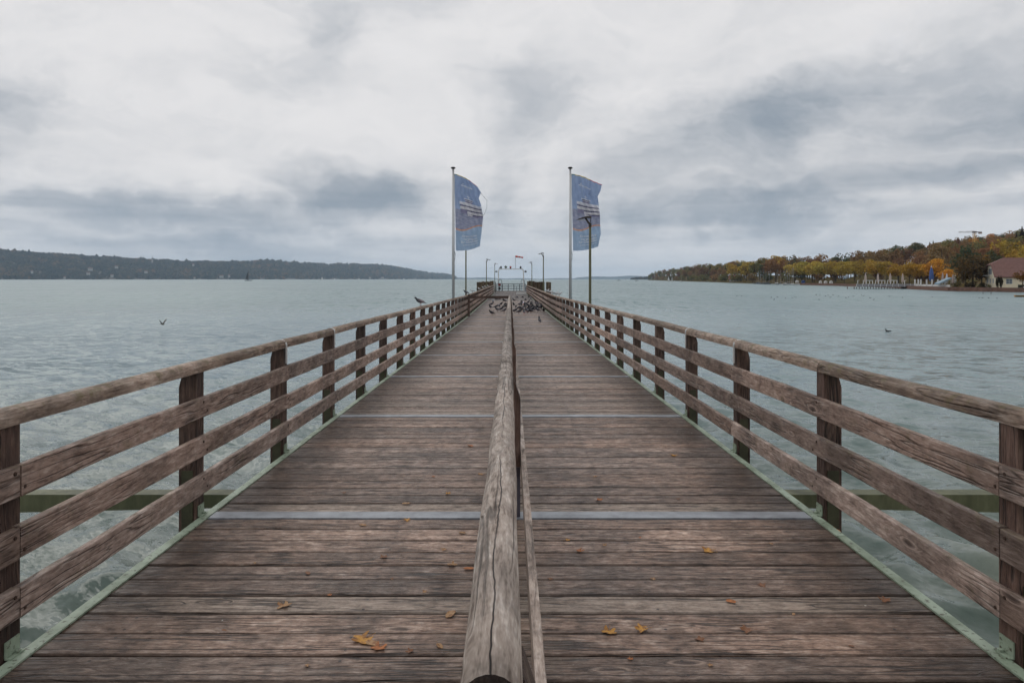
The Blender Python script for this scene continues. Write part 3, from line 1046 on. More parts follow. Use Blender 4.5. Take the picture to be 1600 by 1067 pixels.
def make_flag(seed, px, label, lab_pole):
    X = (px - CX) * PXM
    z0 = zdeck(FY)
    pole = empty('flagpole', (X, FY, z0 - .45))
    tag(pole, lab_pole, 'flagpole', 'flagpoles beside the pier')
    top = ZC + (HZ - 263.5) * PXM - (z0 - .45)
    MB().tube([(0, 0, 0), (0, 0, top * .5), (0, 0, top)], [.062, .058, .050], 14).build('mast', ALU, pole, smooth=True)
    MB().lathe([(.02, top - .03), (.105, top + .0), (.112, top + .03), (.07, top + .065), (.01, top + .075)], 14).build('cap', BLACK, pole, smooth=True)
    s = 1 if X > 0 else -1
    MB().box(*sorted((-X + s * 2.2, s * .09)), -.05, .05, -.03, .045).build('bracket', GREEN, pole)
    MB().box(-.10, .10, -.10, .10, .047, .062).build('base_plate', GREEN, pole)
    ftop = ZC + (HZ - 272) * PXM - (z0 - .45)
    hal = MB().tube([(.062, -.01, 1.5), (.07, -.012, 3), (.066, -.01, ftop)], .005, 5)
    hal.tube([(.066, 0, ftop - 121 * PXM), (.10, 0, ftop - 126 * PXM), (.085, 0, ftop - 133 * PXM), (.02, -.03, ftop - 136 * PXM)], .011, 5)
    hal.build('halyard', BLACK if seed == 0 else GALV, pole)
    MB().box(.05, .085, -.02, .02, 1.32, 1.50).build('cleat', GALV, pole)
    fn = flag_fn(seed)
    nu, nv = 30, 70
    vv = [fn(i / nu, j / nv) for j in range(nv + 1) for i in range(nu + 1)]
    ff = [(j * (nu + 1) + i, (j + 1) * (nu + 1) + i, (j + 1) * (nu + 1) + i + 1, j * (nu + 1) + i + 1) for j in range(nv) for i in range(nu)]
    fl = mesh_obj('flag', vv, ff, FLAG_M, None, True)
    uvl = fl.data.uv_layers.new(name='uv')
    for lp in fl.data.loops:
        i, j = lp.vertex_index % (nu + 1), lp.vertex_index // (nu + 1)
        uvl.data[lp.index].uv = (i / nu, j / nv)
    fl.location = (X, FY, z0 - .45 + ftop)
    tag(fl, label, 'flag', 'printed flags beside the pier')
    printed_rects('hull_print', [(.20, .995, .381, .5), (.40, .66, .305, .352), (.46, .995, .5, .535)], fn, INK_MID, fl, .005)
    ship = [(.36, .70, .292, .304), (.40, .66, .318, .326), (.17, .995, .346, .382), (.30, .995, .384, .390), (.18, .995, .406, .446), (.44, .995, .466, .502), (.46, .62, .505, .530),
            (.53, .545, .238, .292), (.47, .60, .258, .263)]
    printed_rects('ship_print', ship, fn, INK_SHIP, fl)
    wins = [(.40 + .05 * k, .43 + .05 * k, .306, .317) for k in range(5)] + [(.20 + .055 * k, .235 + .055 * k, .392, .406) for k in range(14)] + [(.46 + .06 * k, .495 + .06 * k, .446, .464) for k in range(8)] + [(.55, .99, .503, .512)]
    printed_rects('ship_windows', wins, fn, INK_D, fl)
    # small lettering that cannot be read: thin broken strokes
    rr = random.Random(seed + 5)
    marks = []
    u = .25
    while u < .66:
        d = rr.uniform(.02, .045)
        marks.append((u, u + d, .118, .134))
        u += d + .012
    marks += [(.30, .34, .098, .112), (.36, .60, .140, .143)]
    u = .28
    while u < .88:
        d = rr.uniform(.012, .03)
        marks.append((u, u + d, .925, .934))
        u += d + .008
    printed_rects('small_print', marks, fn, INK_W, fl)
    for body, v0, uc in (('Kreuzfahrt', .822, .54), ('vergnügen', .862, .57), ('für Genießer', .902, .56)):
        me = text_mesh(body)
        n = len(me.vertices)
        co = np.empty(n * 3, dtype=np.float32)
        me.vertices.foreach_get('co', co)
        co = co.reshape(-1, 3)
        wid = co[:, 0].max()
        hgt = .046          # v per em
        k = hgt * 120 / 42.0     # u per em
        newco = [fn(uc + (p[0] - wid / 2) * k, v0 - p[1] * hgt, .008) for p in co]
        me.vertices.foreach_set('co', np.array(newco, dtype=np.float32).ravel())
        me.update()
        me.materials.clear()
        me.materials.append(INK_W)
        link('lettering', me, fl)
    if seed == 0:
        p = [fn(.98, .10), fn(1, .12) + Vector((.10, .0, -.10)), fn(1, .25) + Vector((.33, 0, .05)), fn(1, .36) + Vector((.24, 0, .0)), fn(1, .45) + Vector((.10, 0, 0)), fn(.995, .50)]
        MB().tube(p, .008, 5).build('loose_cord', GALV, fl)


make_flag(0, 708, 'blue ship cruise flag with loose cord on the left pole', 'white flagpole with black cap on the left side of pier')
make_flag(1, 891, 'blue ship cruise flag with red corner on the right pole', 'white flagpole with black cap on the right side of pier')

# ================================================================== LAMPS
LAMPS = [(922, 23.0, 'tall pier lamp standing in front of the right flag'),
         (849, 55.0, 'slim pier lamp on the right, second nearest on that side'),
         (831, 84.0, 'small distant pier lamp right of the white end portal'),
         (728, 41.0, 'pier lamp rising behind the left flag'),
         (760, 72.0, 'slim pier lamp by the timber wall left of the portal'),
         (773, 108.0, 'farthest pier lamp close beside the portal on the left')]
for px, Y, lb in LAMPS:
    X = (px - CX) * Y / F
    s = 1 if X > 0 else -1
    z0 = zdeck(Y) - .35
    lamp = empty('pier_lamp', (X, Y, z0), 0 if s > 0 else math.pi)
    tag(lamp, lb, 'lamp', 'lamps along the pier')
    ht = ZC + 1.72 - z0 if Y < 100 else ZC + 2.1 - z0
    MB().tube([(0, 0, 0), (0, 0, 1.2), (0, 0, ht)], [.052, .046, .040], 10).build('pole', LAMPPOLE, lamp, smooth=True)
    MB().box(-(abs(X) - 2.2) if abs(X) > 2.2 else -.1, .08, -.05, .05, -.05, .03).build('bracket', GREEN, lamp)
    MB().tube([(0, 0, ht - .02), (0, 0, ht + .09)], [.05, .05], 8).build('collar', LAMPHEAD, lamp)
    MB().tube([(.005, 0, ht + .05), (-.06, 0, ht + .13), (-.15, 0, ht + .27)], [.038, .034, .03], 8).build('arm', LAMPHEAD, lamp)
    MB().tube([(.0, 0, ht + .09), (.02, 0, ht + .20), (.03, 0, ht + .28)], [.016, .014, .012], 6).build('strut', LAMPHEAD, lamp)
    prof = [(-.44, .215), (-.40, .235), (-.27, .285), (-.10, .325), (.02, .325), (.05, .30), (.03, .27), (-.12, .268), (-.40, .21)]
    hd_ = MB()
    n = len(prof)
    vv = []
    for yy, sc in ((-.115, .9), (-.07, 1.0), (.07, 1.0), (.115, .9)):
        vv += [(-.18 + (p[0] + .18) * sc, yy, ht + .265 + (p[1] - .265) * sc) for p in prof]
    ff = [tuple(range(n)), tuple(reversed(range(3 * n, 4 * n)))]
    for q in range(3):
        for i in range(n):
            j = (i + 1) % n
            ff.append((q * n + i, (q + 1) * n + i, (q + 1) * n + j, q * n + j))
    hd_.add(vv, ff)
    h = hd_.build('lamp_head', LAMPHEAD, lamp)
    MB().box(-.36, -.16, -.07, .07, ht + .196, ht + .207).build('lens', LENS, h, rot=(0, 0, 0))

# ================================================================== OUTER END
ZD = zdeck(99)
# closed rows of timber fender piles
def pile_wall(x0, x1, y0, y1, top0, top1, label):
    root = empty('timber_fender_wall', ((x0 + x1) / 2, (y0 + y1) / 2, ZW))
    tag(root, label, 'timber wall', 'timber fender walls at the pier end')
    L_ = math.hypot(x1 - x0, y1 - y0)
    n = max(3, int(L_ / .27))
    for i in range(n):
        t_ = (i + .5) / n
        x, y = x0 + (x1 - x0) * t_, y0 + (y1 - y0) * t_
        r_ = random.uniform(.136, .150)
        tp = top0 + (top1 - top0) * t_ + random.uniform(-.06, .05)
        MB().tube([(x, y, ZW - 3), (x, y, tp - .05), (x, y, tp)], [r_, r_, r_ * .85], 8).build('pile', W_PILE, root, loc=(-(x0 + x1) / 2, -(y0 + y1) / 2, -ZW))
    MB().tube([(x0, y0 - .2, ZD + .5), (x1, y1 - .2, ZD + .5)], .09, 8).build('waling', W_PILE, root, loc=(-(x0 + x1) / 2, -(y0 + y1) / 2, -ZW))


pile_wall(-4.75, -2.35, 100.2, 101.0, ZC - .42, ZC - .30, 'brown timber fender wall left of the end portal')
pile_wall(2.45, 4.9, 101.0, 100.2, ZC - .28, ZC - .42, 'brown timber fender wall right of the end portal')
pile_wall(5.1, 5.75, 99.2, 99.0, ZC - .40, ZC - .45, 'short mossy pile cluster at the right end of the right timber wall')

PY = 114.6
def endx(px, y=PY):
    return (px - CX) * y / F


portal = empty('landing_portal', (0, PY, ZD))
tag(portal, 'white metal landing portal frame with signal lights at the pier end', 'portal')
xl, xr = endx(778.7), endx(818)
zt_ = ZC + (HZ - 420.5) * PY / F - ZD
for x in (xl, xr):
    MB().box(x - .085, x + .085, -.08, .08, .0, zt_ - .28).build('upright', WHITE, portal)
    s = 1 if x < 0 else -1
    MB().prism([(x - s * .07, zt_ - .28), (x + s * .08, zt_ - .28), (x + s * .24, zt_ - .02), (x + s * .14, zt_ + .05), (x + s * .1, zt_ + .06)], 'Y', -.06, .06).build('corner_brace', WHITE, portal)
    MB().lathe([(.05, zt_ - .55), (.17, zt_ - .50), (.19, zt_ - .33), (.08, zt_ - .25)], 10, x - s * .34, 0).build('floodlight', BLACK if s < 0 else GALV, portal)
    MB().tube([(x, 0, zt_ - .42), (x - s * .33, 0, zt_ - .42)], .03, 6).build('light_arm', WHITE, portal)
MB().box(xl + .1, xr - .1, -.07, .07, zt_ - .075, zt_ + .055).build('crossbar', WHITE, portal)
for px, nm, mt in ((782.8, 'signal_lamp', BLACK), (797.7, 'signal_lamp', REDM), (813.5, 'signal_lamp', BLACK)):
    x = endx(px)
    MB().lathe([(.10, zt_ + .06), (.13, zt_ + .10), (.14, zt_ + .40), (.06, zt_ + .47)], 10, x, 0).build(nm, mt if mt is not REDM else LAMPHEAD, portal)
    if mt is REDM:
        MB().lathe([(.02, zt_ + .2), (.16, zt_ + .25), (.16, zt_ + .40), (.02, zt_ + .44)], 10, x, -.05).build('signal_lens', REDM, portal)
x = endx(790.3)
MB().prism([(x - .27, zt_ + .32), (x, zt_ + .05), (x + .27, zt_ + .32), (x, zt_ + .60)], 'Y', -.03, .03).build('diamond_sign', plain('sign_green', S(92, 104, 92), var=.1), portal)
x = endx(780.4)
MB().tube([(x, 0, zt_ + .06), (x, 0, zt_ + .30)], [.07, .03], 8).build('horn', BLACK, portal)

ws = empty('windsock', (endx(805.3), PY, ZD + zt_ + .06))
tag(ws, 'red and white striped windsock on a thin mast above portal', 'windsock')
hz_ = (420.5 - 401.5) * PY / F
MB().tube([(0, 0, 0), (0, 0, hz_ + .15)], .035, 6).build('mast', GALV, ws)
for k, (a, b) in enumerate(((0, .28), (.28, .38), (.38, .64), (.64, .74), (.74, 1.0))):
    MB().tube([(.04 + 1.22 * a, 0, hz_ - .06 * a ** 1.5 * 3), (.04 + 1.22 * b, 0, hz_ - .06 * b ** 1.5 * 3)], [.17 - .06 * a, .17 - .06 * b], 10).build('sleeve_band', REDM if k % 2 == 0 else WHITE, ws)

DKST = plain('dark_steel', S(78, 82, 86), rough=.5, var=.1)
fence = empty('end_railing', (0, PY + .6, ZD))
tag(fence, 'grey tubular steel railing across the far end of the pier', 'railing')
fx0, fx1 = endx(776), endx(821)
for zz_ in (.28, .56, .84, 1.12):
    MB().tube([(fx0, 0, zz_), (fx1, 0, zz_)], .05, 6).build('rail', DKST, fence)
for k in range(6):
    x = fx0 + (fx1 - fx0) * k / 5
    MB().tube([(x, .0, 0), (x, 0, 1.14)], .06, 6).build('post', DKST, fence)
for px, lb in ((781.6, 'steel hoop handrail at the left side of the portal'), (816.7, 'steel hoop handrail at the right side of the portal')):
    x = endx(px)
    hp_ = empty('hoop_handrail', (x, PY - 1.2, ZD))
    tag(hp_, lb, 'handrail', 'hoop handrails at the portal')
    pts = [(-.27, 0, 0), (-.27, 0, 1.55)] + [(-.27 * math.cos(math.pi * q / 8), 0, 1.55 + .32 * math.sin(math.pi * q / 8)) for q in range(1, 8)] + [(.27, 0, 1.55), (.27, 0, 0)]
    MB().tube(pts, .05, 7).build('hoop', GALV, hp_)
    MB().tube([(-.27, 0, .8), (.27, 0, .8)], .028, 6).build('crosspiece', GALV, hp_)
# gangway laid ready on the deck
gw = empty('gangway', (1.38, 87.0, zdeck(87)))
tag(gw, 'white loading gangway with tubular side rails lying on the deck', 'gangway')
MB().box(-.62, .62, -.9, 2.2, .05, .13).build('platform', WHITE, gw)
MB().box(-.60, .60, -.98, -.905, .02, .36).build('front_panel', WHITE, gw)
for s in (-1, 1):
    for zz_ in (.55, .98):
        MB().tube([(s * .58, -.9, zz_), (s * .58, 2.2, zz_)], .025, 6).build('side_rail', GALV, gw)
    for yy in (-.88, .6, 2.1):
        MB().tube([(s * .58, yy, .14), (s * .58, yy, 1.0)], .025, 6).build('side_post', GALV, gw)
    MB().tube([(s * .4, -.7, .06), (s * .4, -.6, .06)], .055, 8).build('wheel', BLACK, gw)
tm = empty('life_buoy_stand', (endx(780.5, 110), 110, ZD))
tag(tm, 'dark red rescue post with black box beside the left portal upright', 'rescue post')
MB().tube([(0, 0, 0), (0, 0, 1.25)], .06, 8).build('post', GALV, tm)
MB().box(-.2, .2, -.13, -.065, .85, 1.25).build('red_panel', plain('dark_red', S(110, 50, 50), var=.1), tm)
MB().box(-.16, .16, -.2, -.065, .25, .68).build('black_box', BLACK, tm)
for px, Y, h_, lb in ((774.5, 104, 1.35, 'thin leaning mooring post beside the left timber wall'), (824.6, 104, 1.2, 'thin mooring post beside the right timber wall')):
    mpx = mesh_obj('mooring_post', *(lambda q: (q.v, q.f))(MB().tube([(0, 0, 0), (-.05, 0, h_ * .9), (-.06, 0, h_ + .2)], [.07, .065, .03], 8)), LAMPHEAD)
    mpx.location = (endx(px, Y), Y, ZD)
    tag(mpx, lb, 'mooring post')

# ================================================================== BIRDS
def vcol_mat(name, rough=0.6):
    m, t = new_mat(name)
    a = t.n('ShaderNodeAttribute', attribute_name='tint').outputs['Color']
    oc = t.n('ShaderNodeObjectInfo').outputs['Color']
    co = t.n('ShaderNodeTexCoord').outputs['Object']
    n1 = t.noise(co, 40.0, 3.0, 0.6)
    k = t.mr(n1, 0.3, 0.7, .8, 1.2)
    c = t.mix(1.0, t.mix(1.0, a, oc, 'MULTIPLY'), t.comb(k, k, k), 'MULTIPLY')
    out(t, t.n('ShaderNodeBsdfPrincipled', {'Base Color': c, 'Roughness': rough, 'Specular IOR Level': 0.3}))
    return m


FEATHER = vcol_mat('feathers')


def bird_mesh(name, rings, legs=True, legcol=S(120, 60, 50), wings=None, top=None, seg=10):
    """rings: (y, z, half width, half height, colour) from tail to beak; one closed body"""
    v, f, c = [], [], []
    for i, (y, z, rw, rh, col) in enumerate(rings):
        a = rings[max(0, i - 1)]
        b = rings[min(len(rings) - 1, i + 1)]
        d = Vector((0, b[0] - a[0], b[1] - a[1])).normalized()
        nrm = Vector((0, -d.z, d.y))
        for k in range(seg):
            an = 2 * math.pi * k / seg
            p = Vector((rw * math.cos(an), y, z)) + nrm * (rh * math.sin(an))
            v.append(tuple(p))
            if top is not None and math.sin(an) > 0.15 and i in top:
                c.append(top[i])
            else:
                c.append(col)
    n = len(rings)
    for i in range(n - 1):
        for k in range(seg):
            k2 = (k + 1) % seg
            f.append((i * seg + k, i * seg + k2, (i + 1) * seg + k2, (i + 1) * seg + k))
    f.append(tuple(range(seg - 1, -1, -1)))
    f.append(tuple(range((n - 1) * seg, n * seg)))

    def addtube(pts, r_, col):
        mb = MB().tube(pts, r_, 5)
        o = len(v)
        v.extend(mb.v)
        f.extend(tuple(i + o for i in q) for q in mb.f)
        c.extend([col] * len(mb.v))
    if legs:
        for s in (-1, 1):
            yy = 0.0 + s * .012
            addtube([(s * .024, yy - .005, .10), (s * .024, yy, .05), (s * .024, yy, .004)], [.011, .005, .004], legcol)
            for dx in (-.014, 0, .014):
                addtube([(s * .024, yy, .004), (s * .024 + dx, yy + .03, .003)], .003, legcol)
            addtube([(s * .024, yy, .004), (s * .024, yy - .018, .003)], .003, legcol)
    if wings:
        for (vv, ff, col) in wings:
            o = len(v)
            v.extend(vv)
            f.extend(tuple(i + o for i in q) for q in ff)
            c.extend([col] * len(vv))
    me = bpy.data.meshes.new(name)
    me.from_pydata(v, [], f)
    me.update()
    me.polygons.foreach_set('use_smooth', [True] * len(me.polygons))
    at_ = me.color_attributes.new('tint', 'FLOAT_COLOR', 'POINT')
    at_.data.foreach_set('color', np.array(c, dtype=np.float32).ravel())
    me.materials.append(FEATHER)
    return me


SL, DK, NK, BK, WG = S(70, 70, 78), S(40, 40, 46), S(50, 58, 62), S(30, 28, 28), S(108, 106, 112)
body_r = [(-.190, .072, .020, .004, DK), (-.165, .080, .030, .007, DK), (-.125, .096, .030, .014, SL), (-.085, .118, .044, .034, WG), (-.040, .132, .054, .050, WG), (.010, .143, .058, .057, SL), (.052, .156, .054, .058, SL)]
stand = body_r + [(.082, .190, .040, .044, NK), (.098, .228, .026, .030, NK), (.108, .262, .024, .026, DK), (.124, .276, .021, .021, DK), (.140, .272, .011, .012, DK), (.150, .267, .006, .006, BK), (.166, .260, .001, .001, BK)]
feed = body_r + [(.090, .150, .042, .044, NK), (.122, .120, .028, .030, NK), (.146, .085, .024, .024, DK), (.158, .060, .018, .019, DK), (.164, .042, .010, .010, DK), (.167, .030, .005, .005, BK), (.170, .016, .001, .001, BK)]
walk = body_r + [(.092, .180, .038, .042, NK), (.118, .208, .026, .029, NK), (.134, .236, .024, .025, DK), (.152, .246, .020, .020, DK), (.167, .241, .010, .011, DK), (.177, .236, .006, .006, BK), (.192, .228, .001, .001, BK)]
wingtop = {2: WG, 3: WG, 4: S(122, 120, 126), 5: WG}
PIG = [bird_mesh('pigeon', stand, top=wingtop), bird_mesh('pigeon', feed, top=wingtop), bird_mesh('pigeon', walk, top=wingtop)]
WGc = S(214, 214, 214)
GB = S(150, 154, 160)
gull_r = [(-.24, .105, .012, .004, BK), (-.19, .110, .024, .010, BK), (-.12, .120, .040, .026, GB), (-.05, .130, .056, .048, WGc), (.02, .140, .058, .054, WGc), (.07, .155, .046, .048, WGc), (.10, .190, .030, .034, WGc), (.118, .222, .027, .028, WGc), (.140, .232, .024, .023, WGc), (.158, .226, .011, .011, WGc), (.168, .220, .006, .006, S(150, 60, 40)), (.195, .212, .001, .001, S(150, 60, 40))]
GULL = bird_mesh('gull', gull_r, top={2: GB, 3: GB, 4: GB, 5: GB})


def bird(name, me, loc, rz, col, sc, label, cat, group=None):
    o = link(name, me, None, loc, (0, 0, rz))
    o.scale = (sc, sc, sc)
    o.color = col
    tag(o, label, cat, group)
    return o


WORD = 'first second third fourth fifth sixth seventh eighth ninth tenth eleventh twelfth thirteenth fourteenth fifteenth sixteenth seventeenth eighteenth nineteenth twentieth twenty-first'.split()
LP = [(130, 240), (120, 325), (160, 505), (250, 312), (330, 292), (405, 238), (470, 335), (310, 400), (400, 385), (490, 425), (550, 238), (545, 300), (190, 150), (275, 85), (372, 80), (470, 118), (525, 142), (350, 42), (475, 35)]
RP = [(770, 118), (838, 30), (1002, 28), (990, 155), (1090, 105), (1180, 14), (1240, 50), (1150, 190), (1252, 188), (920, 238), (962, 246), (1030, 205), (1055, 250), (1150, 262), (1240, 242), (1385, 222), (1450, 224), (760, 252), (822, 302), (905, 345), (1040, 312), (1102, 292), (1192, 292), (1260, 305), (1340, 322), (1402, 302), (1452, 334), (1530, 332), (1000, 372), (1100, 402), (1184, 384), (1238, 435), (1270, 392), (1342, 392), (1432, 412), (1590, 432), (782, 436), (902, 464), (1140, 432), (1050, 474), (1480, 722), (1320, 345), (1500, 300), (1205, 340)]
for side, lst in (('left', LP), ('right', RP)):
    rank = {}
    for nm_, lo_, hi_ in (('rear', -1, 160), ('second', 160, 250), ('third', 250, 350), ('front', 350, 500)):
        row_ = sorted([q for q in lst if lo_ < q[1] <= hi_])
        for i_, q in enumerate(row_):
            rank[q] = (nm_, i_)
    for (a, b) in lst:
        p = deck_pt(760 + a / 17.78, 465 + b / 17.78)
        near = (a, b) in ((160, 505), (1480, 722))
        white = (a, b) in ((190, 150), (1030, 205), (1050, 474))
        k = random.uniform(.35, .9)
        col = (k, k * .97, k, 1)
        lb = 'dark pigeon, %s from left in the %s row of the %s lane flock' % (WORD[rank[(a, b)][1]], rank[(a, b)][0], side) if (a, b) in rank else ''
        gp = 'pigeons flocking on the %s lane' % side
        if white:
            col = (4.5, 4.5, 4.6, 1)
            lb = {190: 'whitish pigeon at the back of the left lane flock', 1030: 'pale whitish pigeon in the middle of the right lane flock', 1050: 'white pigeon at the front edge of the right lane flock'}[a]
        if near:
            lb = 'lone dark pigeon ahead of the flock on the %s lane' % side
        sc = random.uniform(1.05, 1.3)
        bird('pigeon', random.choice(PIG), p + Vector((0, 0, .003)), random.uniform(0, 6.28) if not near else (2.2 if side == 'left' else .2), col, sc, lb, 'pigeon', gp)
# birds on the rails
def rail_pt(px, side):
    y = 2.25 * F / abs(px - CX)
    return Vector((side * 2.249, y, zdeck(y) + RTOP + .001))


bird('pigeon', PIG[2], rail_pt(657, -1), R(97), (1.45, 1.25, 1.2, 1), .88, 'brown grey pigeon perched on the left handrail', 'pigeon')
bird('pigeon', PIG[2], rail_pt(729, -1), R(80), (.8, .8, .85, 1), 1.0, 'dark pigeon on the left handrail beside the barrier post', 'pigeon')
GL = {-1: 0, 1: 0}
for px, side, rz in ((738, -1, 1.4), (749, -1, 1.2), (755, -1, 1.9), (759, -1, 1.4), (763, -1, 1.3), (855, 1, -1.3), (859, 1, -1.5), (863, 1, 1.2), (869, 1, -1.2), (874, 1, -1.6)):
    bird('gull', GULL, rail_pt(px, side), rz, (.9, .9, .9, 1), .85, 'pale gull, %s from left of the row on the far %s handrail' % (WORD[GL[side]], 'left' if side < 0 else 'right'), 'gull', 'gulls on the far handrails')
    GL[side] += 1

# flying bird low over the left water
BR = S(66, 60, 54)
def wing(s):
    vv = [(s * .02, .05, .02), (s * .02, -.07, .02), (s * .16, -.06, .16), (s * .16, .06, .17), (s * .30, -.06, .30), (s * .28, .03, .31), (s * .36, -.07, .40)]
    lo = [(p[0], p[1], p[2] - .012) for p in vv]
    n = len(vv)
    ff = [(0, 1, 2, 3), (3, 2, 4, 5), (5, 4, 6)]
    return vv + lo, ff + [tuple(i + n for i in reversed(q)) for q in ff] + [(0, 3, 3 + n, n), (3, 5, 5 + n, 3 + n), (5, 6, 6 + n, 5 + n), (6, 4, 4 + n, 6 + n), (4, 2, 2 + n, 4 + n), (2, 1, 1 + n, 2 + n), (1, 0, n, 1 + n)], BR


fly = bird_mesh('duck', [(-.24, 0, .02, .006, BR), (-.16, 0, .045, .03, BR), (-.05, 0, .06, .055, BR), (.06, .005, .055, .05, BR), (.14, .02, .028, .028, BR), (.20, .03, .028, .028, DK), (.24, .025, .014, .012, DK), (.28, .018, .003, .003, BK)], legs=False, wings=[wing(-1), wing(1)])
bird('duck', fly, at(254, 506.5, 47.0), R(70), (1, 1, 1, 1), .85, 'dark duck flying low over the water on the left', 'duck')

# ducks floating
fl_r = [(-.20, .065, .012, .006, DK), (-.17, .05, .045, .03, DK), (-.08, .03, .085, .06, DK), (.03, .03, .09, .06, DK), (.11, .04, .06, .055, DK), (.14, .10, .032, .032, DK), (.15, .16, .03, .03, DK), (.18, .185, .030, .028, DK), (.205, .175, .016, .014, DK), (.22, .165, .010, .009, S(190, 190, 180)), (.25, .155, .002, .002, S(190, 190, 180))]
FLOAT = bird_mesh('coot', fl_r, legs=False)
CW = WORD + ['twenty-' + q for q in ('second third fourth fifth sixth seventh eighth ninth').split()] + ['thirtieth', 'thirty-first', 'thirty-second']
spots = [(1388, 518)] + [(1151, 463), (1159, 463), (1205, 465), (1215, 464.5), (1227, 466.5), (1238, 465.5), (1209, 468.5), (1243, 465), (1275, 461), (1281, 462), (1290, 463), (1294, 461.5), (1280, 468.5), (1297, 465), (1302, 461), (1310, 463), (1322, 465.5), (1326, 464.5), (1333, 463.5), (1346, 461.5), (1349, 462.5), (1360, 466), (1365, 468.5), (1390, 463.5), (1410, 465.5), (1457, 464.5), (1530, 466), (1535, 466), (1545, 466), (1558, 466.5)]
for i, (px, py) in enumerate(spots):
    p = water_pt(px, py)
    p.z -= .015
    lb = 'single black coot floating near the pier on the right' if i == 0 else 'tiny dark coot floating off the right shore, %s from the left' % CW[sorted(q[0] for q in spots[1:]).index(px)]
    bird('coot', FLOAT, p, random.uniform(0, 6.28), (.8, .8, .8, 1), 1.0 if i == 0 else .95, lb, 'coot', None if i == 0 else 'coots floating off the right shore')

# ================================================================== FALLEN LEAVES
m, t = new_mat('autumn_leaf')
oc = t.n('ShaderNodeObjectInfo').outputs['Color']
co = t.n('ShaderNodeTexCoord').outputs['Object']
n1 = t.noise(co, 30.0, 4.0, 0.6)
c = t.mix(t.mr(n1, .45, .7), oc, S(120, 74, 34))
d = t.n('ShaderNodeBsdfPrincipled', {'Base Color': c, 'Roughness': 0.6})
out(t, d)
LEAFM = m


def leaf_mesh(seed):
    rnd = random.Random(seed)
    lob = 5 if seed % 3 else 1
    pts = []
    n = 40
    for i in range(n):
        a = 2 * math.pi * i / n
        if lob == 5:
            r_ = .030 + .026 * abs(math.cos(2.5 * (a - math.pi / 2))) ** 1.3
            if abs(a - 1.5 * math.pi) < .35:
                r_ *= .5
        else:
            r_ = .024 + .020 * abs(math.sin(a)) ** 1.5
        r_ *= rnd.uniform(.9, 1.1)
        pts.append((r_ * math.cos(a), r_ * math.sin(a)))
    cu = rnd.uniform(.4, 1.0)

    def z(x, y):
        return .004 + cu * (6.0 * (x * math.cos(seed) + y * math.sin(seed)) ** 2 + 2 * x * y) + .002 * math.sin(90 * x)
    v = [(x, y, max(.002, z(x, y))) for x, y in pts] + [(x * .5, y * .5, max(.002, z(x * .5, y * .5))) for x, y in pts] + [(0, 0, .003)]
    v += [(x, y, zz_ - .0012) for (x, y, zz_) in v]
    N = 2 * n + 1
    f = []
    for i in range(n):
        j = (i + 1) % n
        f += [(i, j, n + j, n + i), (n + i, n + j, 2 * n), (N + j, N + i, N + n + i, N + n + j), (N + n + j, N + n + i, N + 2 * n), (j, i, N + i, N + j)]
    mb = MB()
    mb.v, mb.f = v, f
    mb.tube([(0, -.02, .003), (.004, -.05, .006), (.0, -.075, .012)], .0013, 4)
    return mb.mesh('fallen_leaf', LEAFM)


LEAF = [leaf_mesh(s) for s in range(6)]
YEL, ORA, BRN, TAN = S(190, 138, 56), S(172, 104, 52), S(124, 84, 58), S(164, 128, 88)
LV = [(567, 821, TAN, .8), (600, 871, BRN, .7), (733, 889, ORA, 1.0), (706, 883, TAN, .8), (704, 960, TAN, 1.1), (566, 1000, YEL, 1.3), (580, 1006, TAN, 1.1), (592, 1013, ORA, 1.0), (444, 947, TAN, 1.0), (687, 1010, TAN, .7),
      (735, 697, ORA, 1.3), (636, 813, YEL, .7), (906, 861, ORA, .7), (1107, 861, YEL, 1.1), (1142, 940, ORA, .8), (952, 988, YEL, 1.0), (1003, 983, YEL, .9), (1093, 1000, BRN, .6), (1168, 985, BRN, .9), (1308, 830, ORA, .9),
      (1053, 712, YEL, 1.0), (936, 782, ORA, .8), (481, 896, BRN, .7), (634, 787, TAN, .9), (694, 859, TAN, .6), (700, 772, YEL, .7), (887, 844, YEL, .5), (1383, 938, BRN, .8), (944, 852, TAN, .5), (722, 833, TAN, .8), (752, 741, TAN, .9), (640, 1018, BRN, .5), (1190, 915, BRN, .6), (930, 745, TAN, .6),
      (350, 985, BRN, .40), (515, 930, ORA, .34), (664, 925, TAN, .42), (398, 880, TAN, .36), (538, 770, BRN, .5), (677, 745, ORA, .5), (612, 905, BRN, .3), (480, 1040, TAN, .3), (860, 905, BRN, .4), (1020, 905, TAN, .42), (1060, 780, BRN, .5), (1240, 960, TAN, .4), (1330, 1010, BRN, .4), (985, 1030, ORA, .36), (1110, 1040, TAN, .34), (1000, 840, ORA, .36), (1205, 850, TAN, .4)]
cn = {YEL: 'yellow', ORA: 'orange', BRN: 'brown', TAN: 'pale tan'}
special = {(1107, 861): 'large yellow leaf in the middle of the right lane', (733, 889): 'bright orange leaf close to the left of the middle rail', (704, 960): 'curled tan leaf left of the near middle rail', (566, 1000): 'yellow leaf, leftmost of the three nearest on the left lane', (580, 1006): 'tan leaf between two others nearest on the left lane', (592, 1013): 'orange leaf, rightmost of three nearest on the left lane', (444, 947): 'tan leaf on the pale plank of the left lane', (735, 697): 'orange leaf farthest out on the left lane', (1308, 830): 'orange leaf by the right edge near the first zinc plate', (952, 988): 'yellow leaf nearest to the middle rail on the right', (1053, 712): 'yellow leaf farthest out on the right lane'}
